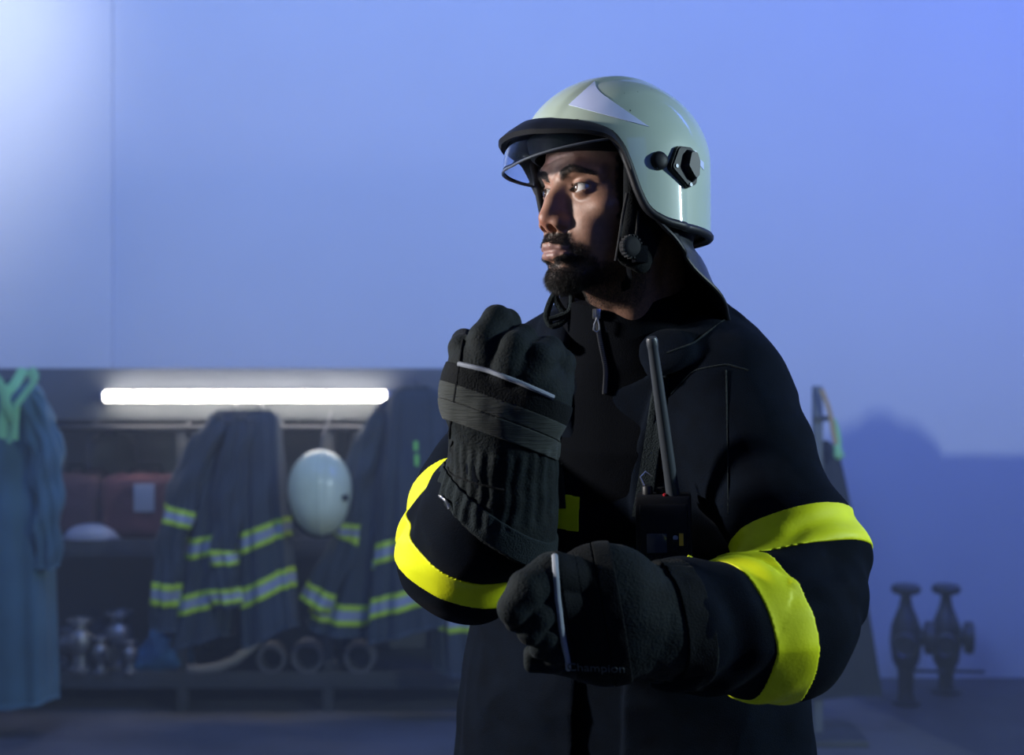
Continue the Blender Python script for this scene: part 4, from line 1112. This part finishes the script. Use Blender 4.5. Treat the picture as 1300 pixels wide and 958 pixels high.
hung_coat('dark coat hanging between the leftmost coat and the pale helmet', (328, 520), (343, 806, 26, 33), [677, 743],
          [([(310, 530), (292, 620), (284, 700), (288, 770)], [15, 17, 16, 16], [.70, .93])], 8, 5.74, tilt=.36)
hung_coat('dark coat hanging below and right of the pale helmet', (505, 505), (440, 800, 26, 50), [773],
          [([(488, 520), (455, 600), (443, 680), (402, 765)], [16, 20, 20, 20], [.64, .97]), ([(500, 520), (484, 610), (479, 700), (476, 745)], [14, 15, 13, 12], [.78])], 15, 5.82, tilt=-.12)
hung_coat('dark coat hanging closest behind the man\'s raised arm, bright bands at its hem', (528, 490), (522, 800, 30, 52), [687, 755],
          [], 21, 5.72, tilt=.38)
hung_coat('dark coat mostly hidden by the man\'s raised arm, low band showing under the elbow', (578, 500), (590, 850, 26, 36), [782], [], 33, 5.80)
# green tag on the fourth coat
o = MB(); o.box(W(528, 566, 5.60), (.008, .003, .018), None, .002); o.box(W(529, 584, 5.60), (.008, .003, .022), None, .002); tg = o.build('green_tag', M_lime, None)
tag(tg, 'small bright green tag hanging on the coat behind the raised arm', 'tag')

# pale helmet hanging between the coats
hh = empty('hung_helmet', W(405, 680, 5.60), 'pale cream fire helmet hanging between the dark coats', 'helmet')
hc = W(406, 626, 5.60)
g = Field(hc-.2, hc+.2, .004)
g.add(ell(hc+np.array((0, 0, .02)), (.122, .115, .148)), 0); g.add(ell(hc+np.array((.008, 0, -.065)), (.090, .112, .095)), .05)
g.warp(lambda p: -.004*np.exp(-(((p[:, 0]-hc[0]-.012)/.006)**2))*(p[:, 2] < hc[2]+.15), .02)
g.cut(ell(hc+np.array((0, .10, -.03)), (.095, .10, .13)), .006)
M_h2 = mat('cream_helmet_paint', (.54, .58, .36), .4, coat=.3, var=.12, vscale=9)
g.build('shell', M_h2, hh)
mb = MB(); mb.tube([hc+np.array((.118*math.sin(a), -.060-.02*math.cos(a)*0, .0)+np.array((0, 0, -.155*math.cos(a)*.9-.01)) if False else (.112*math.sin(a), -.02, -.150*math.cos(a)-.012)) for a in np.linspace(-1.5, 1.5, 40)], .008, 8); mb.build('edge_trim', M_rubber, hh)
mb = MB(); mb.box(hc+np.array((.095, -.055, -.01)), (.014, .012, .020), axisM((.6, -.7, 0)), .004); mb.build('side_plate', M_plastic, hh)
mb = MB(); mb.tube([hc+np.array((0, 0, .15)), hc+np.array((.01, .02, .22)), hc+np.array((.02, .2, .30))], .004, 8); mb.build('hanging_loop', M_rack, hh)

# ---- bags and gear on the middle shelf (inside the rack)
ZM = Zat(690, 6.05)+.014
def soft_box(name, c, h, rad, m, label, cat, seed=0, parent=None, group=None, hr=.008, amp=.010):
    c = np.array(c, float); h = np.array(h, float); g = Field(c-h-.04, c+h+.04, hr); g.add(rbox(c, h, rad), 0)
    g.warp(lambda p: amp*vnoise(p*9+seed)+amp*.4*vnoise(p*24+seed), .04); g.cutplane((0, 0, c[2]-h[2]+.004), (0, 0, 1))
    o = g.build(name, m, parent)
    if parent is None: org = np.array((c[0], c[1], c[2]-h[2])); o.data.transform(Matrix.Translation(-Vector(org)+o.location)); o.location = tuple(org)
    if label: tag(o, label, cat, group)
    return o
yg = 6.14
def sx(px, d=6.1): return Xat(px, d)
bz = ZM+.155
rb = empty('red_bag', (sx(184), yg, ZM), 'dull red equipment bag with a white label on the middle shelf', 'bag')
soft_box('bag_body', (sx(184), yg, ZM+.135), (.175, .12, .135), .05, M_red, None, None, 1, rb)
mb = MB(); mb.box((sx(182, 6.0), 6.012, Zat(632, 6.0)), (.042, .003, .058), None, .002); mb.build('label', mat('label_paper', (.40, .42, .42), .6), rb)
mb = MB(); mb.tube([(sx(160), yg-.03, ZM+.25), (sx(165), yg-.03, ZM+.31), (sx(203), yg-.03, ZM+.31), (sx(208), yg-.03, ZM+.25)], .011, 10); mb.build('handle', M_rubber, rb)
pb = empty('maroon_bag', (sx(98), yg, ZM), 'darker maroon bag standing left of the red bag on the middle shelf', 'bag')
soft_box('bag_body', (sx(98), yg, ZM+.14), (.105, .11, .14), .05, mat('maroon_cloth', (.055, .028, .036), .85), None, None, 4, pb)
mb = MB(); mb.tube([(sx(86), yg-.04, ZM+.26), (sx(90), yg-.05, ZM+.31), (sx(106), yg-.05, ZM+.31), (sx(110), yg-.04, ZM+.26)], .009, 10); mb.build('handle', M_rubber, pb)
bp = empty('backpack', (sx(120), yg+.22, ZM), 'dark rounded backpack behind the red and maroon bags', 'backpack')
soft_box('bag_body', (sx(122), yg+.20, ZM+.22), (.11, .09, .22), .08, M_rack, None, None, 9, bp)
mb = MB(); mb.tube([(sx(112), yg+.15, ZM+.42), (sx(116), yg+.15, ZM+.465), (sx(128), yg+.15, ZM+.465), (sx(132), yg+.15, ZM+.42)], .009, 8); mb.build('handle', M_rubber, bp)
M_dish = mat('dull_white_plastic', (.26, .29, .36), .4)
wd = empty('white_dish', (sx(112, 5.98), 5.96, ZM+.002), 'flat white bowl shaped cover lying on the front of the middle shelf', 'cover')
mb = MB(); mb.lathe([(.06, 0), (.085, .008), (.092, .022), (.080, .045), (.055, .062), (.025, .070), (.003, .072)], (sx(112, 5.98), 6.035, ZM+.001), np.diag((1.25, .62, 1.)), 32); mb.build('dome', M_dish, wd)
mb = MB(); mb.tube([(sx(112, 5.98)+.118*math.cos(a), 6.035+.055*math.sin(a), ZM+.014) for a in np.linspace(0, 2*math.pi, 36, endpoint=False)], .005, 8, closed=True); mb.build('rim', M_dish, wd)

# ---- couplings and hose gear on the bottom shelf
ZB = .154
M_ringm = mat('dull_ring_metal', (.16, .165, .18), .5, metal=.6)
def ring_coupling(px, py_, r_out, label, d=5.98):
    x = Xat(px, d); R_ = r_out*d/FPX; o = empty('hose_coupling', (x, d+.03, ZB), label, 'coupling', 'hose couplings on the bottom shelf')
    Mx = np.array(((1, 0, 0), (0, 0, 1.), (0, -1., 0)))   # axis towards the viewer
    c = (x, d+.05, ZB+R_+.001); t = R_*.30
    mb = MB(); mb.lathe([(R_-t, -.05), (R_-.006, -.05), (R_-.006, -.005), (R_, .0), (R_, .028), (R_-.006, .034), (R_-t, .034), (R_-t-.004, .028), (R_-t-.004, -.044)], c, Mx, 36)
    # open the middle: ring made of closed section
    mb = MB(); sec = [(R_-t, -.05), (R_-.006, -.05), (R_-.006, -.005), (R_, .0), (R_, .028), (R_-.006, .034), (R_-t, .034)]
    V = []; n = 36
    for k in range(n):
        a = 2*math.pi*k/n
        for q in sec: V.append(np.array(c)+Mx @ np.array((q[0]*math.cos(a), q[0]*math.sin(a), q[1])))
    m = len(sec); Fc = [(k*m+j, k*m+(j+1) % m, ((k+1) % n)*m+(j+1) % m, ((k+1) % n)*m+j) for k in range(n) for j in range(m)]
    mb.add(V, Fc); mb.build('ring', M_ringm, o)
    for s_ in (0, 1):
        a = math.pi*s_+.5; mb = MB(); mb.box(np.array(c)+Mx @ np.array((R_*math.cos(a)*.86, R_*math.sin(a)*.86, .042)), (.010, .010, .010), None, .003); mb.build('lug', M_alu, o)
    return o
ring_coupling(344, 830, 20, 'dull hose coupling ring, leftmost of the rings under the coats')
ring_coupling(390, 828, 22, 'round open hose coupling in the middle of the bottom shelf, beside the smallest ring')
ring_coupling(420, 845, 9, 'smallest coupling ring lying between the two larger rings')
ring_coupling(456, 829, 21, 'round open hose coupling ring, rightmost on the bottom shelf')
mb = MB(); pts = [W(240, 852, 6.0), W(255, 850, 5.98), W(275, 847, 5.98), W(298, 838, 5.99), W(318, 822, 6.02), W(330, 810, 6.06)]
pts = [np.array((p[0], p[1], max(p[2], ZB+.022))) for p in pts]; mb.tube(pts, .020, 12)
tag(mb.build('hose', mat('hose_cloth', (.20, .20, .20), .8), None), 'short grey hose curving along the bottom shelf beside the rings', 'hose')
# polished valves and nozzles heap
random.seed(4)
def valve(px, d, sc_, yaw, label, tilt=0.0, zb=ZB):
    o = bpy.data.objects.new('valve', None); COL.objects.link(o); x = Xat(px, d)
    tag(o, label, 'valve', 'metal valves heaped on the bottom shelf')
    b = MB(); b.lathe([(.030, 0), (.034, .006), (.034, .014), (.020, .022), (.018, .050), (.030, .062), (.036, .085), (.030, .108), (.018, .118), (.016, .135), (.001, .136)], (0, 0, 0), None, 24); bo = b.build('valve_body', M_alu, o, local=True)
    b = MB(); Mx = axisM((1., 0, 0)); b.lathe([(.020, 0), (.020, .045), (.032, .050), (.032, .062), (.024, .064), (.024, .058), (.002, .057)], (.02, 0, .085), Mx, 24); b.build('outlet', M_gun, o, local=True)
    b = MB(); b.tube([(.030*math.cos(a), .030*math.sin(a), .140) for a in np.linspace(0, 2*math.pi, 24, endpoint=False)], .005, 8, closed=True)
    for k in range(4): a = k*math.pi/2; b.tube([(0, 0, .140), (.030*math.cos(a), .030*math.sin(a), .140)], .0035, 6)
    b.build('handwheel', M_alu, o, local=True)
    o.location = (x, d+.02, zb); o.scale = (sc_,)*3; o.rotation_euler = (tilt, 0, yaw); return o
valve(100, 6.00, 1.55, .6, 'large dull metal valve, leftmost of the heap on the bottom shelf')
valve(150, 6.05, 1.70, 2.4, 'tallest metal valve at the back of the heap')
valve(126, 5.98, 1.05, -.7, 'small metal valve in front, in the middle of the heap')
valve(163, 5.98, .95, 1.4, 'small metal valve beside the blue bag')
valve(84, 6.10, 1.15, 3.5, 'short metal valve half hidden at the left rack post')
# blue bag
bb = empty('blue_bag', (Xat(200, 5.96), 6.02, ZB), 'crumpled blue bag on the bottom shelf left of the hanging coats', 'bag')
c = np.array((Xat(198, 6.0), 6.06, ZB+.10)); g = Field(c-.24, c+.24, .008)
g.add(cap(c+np.array((-.08, 0, -.05)), c+np.array((.09, 0, -.05)), .055, .060), 0); g.add(cap(c+np.array((.0, 0, -.02)), c+np.array((-.02, 0, .12)), .060, .018), .05)
g.warp(lambda p: .016*vnoise(p*16)+.006*vnoise(p*40), .05); g.cutplane((0, 0, ZB), (0, 0, 1)); g.build('bag_body', M_blue, bb)
mb = MB(); mb.tube([c+np.array((-.03, -.03, .12)), c+np.array((-.02, -.04, .17)), c+np.array((.02, -.03, .16)), c+np.array((.01, -.03, .10))], .006, 8); mb.build('strap', M_rubber, bb)

# large blue-grey coat and lime straps at the left end of the rack
m_ = 5.55/FPX
lc = empty('long_coverall', (Xat(22, 5.62), 5.62, Zat(900, 5.62)+.0), 'long blue-grey coverall hanging at the left end of the rack', 'coverall')
f1 = coat_surface(Xat(20, 5.62), 5.62, Zat(482, 5.62), Zat(890, 5.62), .10, .165, .10, -.01, 44, 6, .018)
cloth('coverall_body', f1, mat('coverall_cloth', (.058, .125, .150), .9, sheen=.1, var=.15, vscale=7), lc)
f2 = sleeve([W(40, 500, 5.55), W(58, 560, 5.52), W(62, 640, 5.52), W(60, 720, 5.54)], [.045, .055, .050, .042], 3); cloth('sleeve', f2, lc.children[0].data.materials[0], lc, 60, 40)
vs = empty('hi_vis_straps', W(14, 560, 5.42), 'lime green webbing straps draped over the coverall, at the left edge', 'straps')
def ribbon(name, pts, wd, m, parent, th=.004):
    mb = MB(); pts = [np.array(p) for p in pts]; q = []
    for i in range(len(pts)-1):
        for k in range(6):
            t = k/6; a = pts[max(i-1, 0)]; b = pts[i]; c = pts[i+1]; d = pts[min(i+2, len(pts)-1)]
            q.append(.5*((2*b)+(-a+c)*t+(2*a-5*b+4*c-d)*t*t+(-a+3*b-3*c+d)*t**3))
    q.append(pts[-1]); mb.tube(q, wd, 10, flat=((0, 1, 0), th/wd)); return mb.build(name, m, parent)
M_ls = mat('lime_webbing', (.26, .58, .24), .7, sheen=.1)
ribbon('strap', [W(38, 470, 5.45), W(44, 482, 5.40), W(30, 502, 5.40), W(17, 520, 5.40), W(15, 540, 5.42), W(11, 562, 5.42)], .022, M_ls, vs)
ribbon('strap', [W(30, 468, 5.47), W(20, 486, 5.43), W(8, 500, 5.41), W(6, 520, 5.41), W(2, 556, 5.42)], .020, M_ls, vs)
ribbon('strap', [W(-20, 466, 5.47), W(-6, 480, 5.42), W(4, 496, 5.40), W(9, 515, 5.39), W(18, 535, 5.40)], .020, M_ls, vs)
ribbon('strap', [W(22, 510, 5.41), W(20, 530, 5.40), W(19, 558, 5.41)], .012, M_ls, vs)
# cloth roll on top of the rack, left part
# ---- coat stand on the far side of the man (right end of the rack)
cs = empty('coat_post', (Xat(1042, 5.6), 5.62, 0), 'grey square steel post rising beside the end of the rack, right of the man', 'post')
mb = MB(); mb.box((Xat(1039, 5.6), 5.62, (Zat(490, 5.6))/2), (.017, .022, Zat(490, 5.6)/2), None, .003); mb.build('upright', mat('post_steel', (.12, .14, .15), .6), cs)
mb = MB(); mb.box((Xat(1044, 5.6), 5.60, Zat(531, 5.6)), (.035, .010, .010), None, .002); mb.build('cross_arm', M_rack, cs)
mb = MB(); mb.box((Xat(1039, 5.6), 5.62, .012), (.16, .16, .012), None, .004); mb.build('foot_plate', M_rack, cs)
ws = empty('webbing_strap', W(1062, 583, 5.55), 'tan strap with bright green end hanging from the grey post', 'strap')
ribbon('tan_webbing', [W(1043, 494, 5.56), W(1050, 512, 5.55), W(1055, 530, 5.55), W(1058, 550, 5.55), W(1062, 566, 5.55)], .009, mat('tan_webbing', (.45, .30, .12), .7), ws)
ribbon('green_webbing', [W(1058, 532, 5.57), W(1063, 548, 5.56), W(1065, 566, 5.55), W(1064, 583, 5.55)], .011, M_ls, ws)
g = Field(W(1020, 610, 5.55)-.12, W(1080, 560, 5.55)+.15, .004); g.add(cap(W(1063, 568, 5.54), W(1065, 577, 5.54), .014, .020, ((0, 1, 0), 1.5)), 0); g.build('green_pad', M_ls, ws)
hc3 = empty('hung_canvas', (Xat(1085, 5.62), 5.66, .16), 'dark grey canvas sheet hanging from the post, slanting down behind the man\'s elbow', 'canvas')
f3 = coat_surface(Xat(1046, 5.62), 5.66, Zat(560, 5.62), Zat(885, 5.62), .045, .175, .08, .06, 52, 5, .010)
cloth('canvas_sheet', f3, mat('canvas_cloth', (.014, .020, .026), .9, var=.2), hc3)
mb = MB(); mb.tube([(Xat(1046, 5.62), 5.66, Zat(562, 5.62)), (Xat(1044, 5.6), 5.615, Zat(533, 5.6))], .005, 8); mb.build('cord', M_rack, hc3)

# ---- standpipes with handwheels at the foot of the right wall
def standpipe(px, label, d=6.35, mirror=1, s=1.0):
    x = Xat(px, d); z0 = 0.0
    o = empty('fire_hydrant_standpipe', (x, d, 0), label, 'standpipe', 'metal standpipes by the wall'); u = d/FPX
    def z(py): return CZ-(py-434)*u
    mb = MB(); H = z(742)
    mb.lathe([(.060, 0), (.062, .010), (.040, .018), (.032, .040), (.034, z(850)), (.056, z(838)), (.066, z(815)), (.062, z(795)), (.044, z(780)), (.026, z(768)), (.022, z(757)), (.020, z(752)), (.001, z(751))], (x, d, 0), None, 32); body = mb.build('pipe_body', M_gun, o)
    mb = MB(); mb.lathe([(.010, z(756)), (.050, z(753)), (.062, z(750)), (.062, z(745)), (.052, z(742)), (.014, z(743)), (.001, z(743))], (x, d, 0), None, 32); mb.build('handwheel', M_gun, o)
    for a in (0, 1, 2, 3): 
        t = a*math.pi/2+.6; mb = MB(); mb.tube([(x+.016*math.cos(t), d+.016*math.sin(t), z(752)), (x+.030*math.cos(t), d+.030*math.sin(t), z(768)), (x+.044*math.cos(t), d+.044*math.sin(t), z(782))], .005, 8); mb.build('yoke_bar', M_gun, o)
    A_ = axisM((mirror, -.25, 0)); c_ = np.array((x, d, z(808)))
    mb = MB(); mb.lathe([(.034, .0), (.034, .070), (.062, .074), (.070, .080), (.070, .108), (.062, .116), (.050, .118), (.050, .108), (.002, .106)], c_, A_, 32); mb.build('outlet', M_gun, o)
    A_ = axisM((-mirror*.3, -1, 0))
    mb = MB(); mb.lathe([(.030, .0), (.030, .075), (.050, .080), (.054, .088), (.054, .108), (.044, .114), (.036, .106), (.002, .104)], c_+np.array((0, 0, -.02)), A_, 32); mb.build('outlet', M_gun, o)
    mb = MB(); mb.tube([(x, d, z(860)+.03), (x+mirror*.16, d-.02, z(860)+.03)], .008, 8); mb.build('lever', M_gun, o)
    return o
standpipe(1201, 'metal standpipe with round handwheel and side outlet, standing farther right by the wall', 6.33)
standpipe(1150, 'metal standpipe with flat handwheel, standing nearer the canvas, left of its twin', 6.13, 1)

# tank and cabinet added out of view to shade the lower right wall
TX = 2.056
wt = empty('shadow_tank', (TX, 5.0, 0), 'upright grey domed tank added out of view to shade the wall', 'tank')
mb = MB(); mb.lathe([(.20, 0), (.22, .01), (.22, 1.30), (.215, 1.34), (.19, 1.41), (.13, 1.47), (.06, 1.495), (.001, 1.50)], (TX, 5.0, 0), None, 48); tb2 = mb.build('tank_body', M_panel, wt)
mb = MB(); mb.lathe([(.05, 0), (.05, .02), (.03, .03), (.001, .03)], (TX, 5.0, 1.492), None, 20); mb.build('filler_cap', M_rubber, wt)
for z in (.35, 1.0): mb = MB(); mb.tube([(TX+.223*math.cos(a), 5.0+.223*math.sin(a), z) for a in np.linspace(0, 2*math.pi, 48, endpoint=False)], .008, 8, closed=True); mb.build('hoop', M_rack, wt)
cb = empty('shadow_cabinet', (2.66, 5.48, 0), 'low grey cabinet added out of view to carry on the wall shadow', 'cabinet')  # added and unseen, casts the lower step of the wall shadow
mb = MB(); mb.box((2.66, 5.48, .62), (.54, .20, .612), None, .01); mb.build('cabinet_body', M_panel, cb)
for k in (-1, 1):
    mb = MB(); mb.box((2.66+k*.265, 5.272, .64), (.258, .010, .56), None, .004); dr = mb.build('door', M_rack, cb)
    mb = MB(); mb.tube([(2.66+k*.04, 5.262, .70), (2.66+k*.04, 5.245, .71), (2.66+k*.04, 5.245, .83), (2.66+k*.04, 5.262, .84)], .006, 8); mb.build('handle', M_metal, dr)

# ------------------------------------------------------------------ thin smoke in the back of the hall
M_haze = bpy.data.materials.new('haze'); M_haze.use_nodes = True; nt = M_haze.node_tree
nt.nodes.remove(nt.nodes['Principled BSDF']); vs_ = nt.nodes.new('ShaderNodeVolumeScatter'); vs_.inputs['Density'].default_value = .05; vs_.inputs['Anisotropy'].default_value = .2; vs_.inputs['Color'].default_value = (.85, .92, 1, 1)
nt.links.new(vs_.outputs[0], nt.nodes['Material Output'].inputs['Volume'])
mb = MB(); mb.box((1.22, 4.42, 2.48), (3.95, 2.10, 2.46)); hz = mb.build('haze', M_haze, None, False); hz['kind'] = 'stuff'; hz['label'] = 'thin smoke hanging in the back of the hall'; hz['category'] = 'smoke'
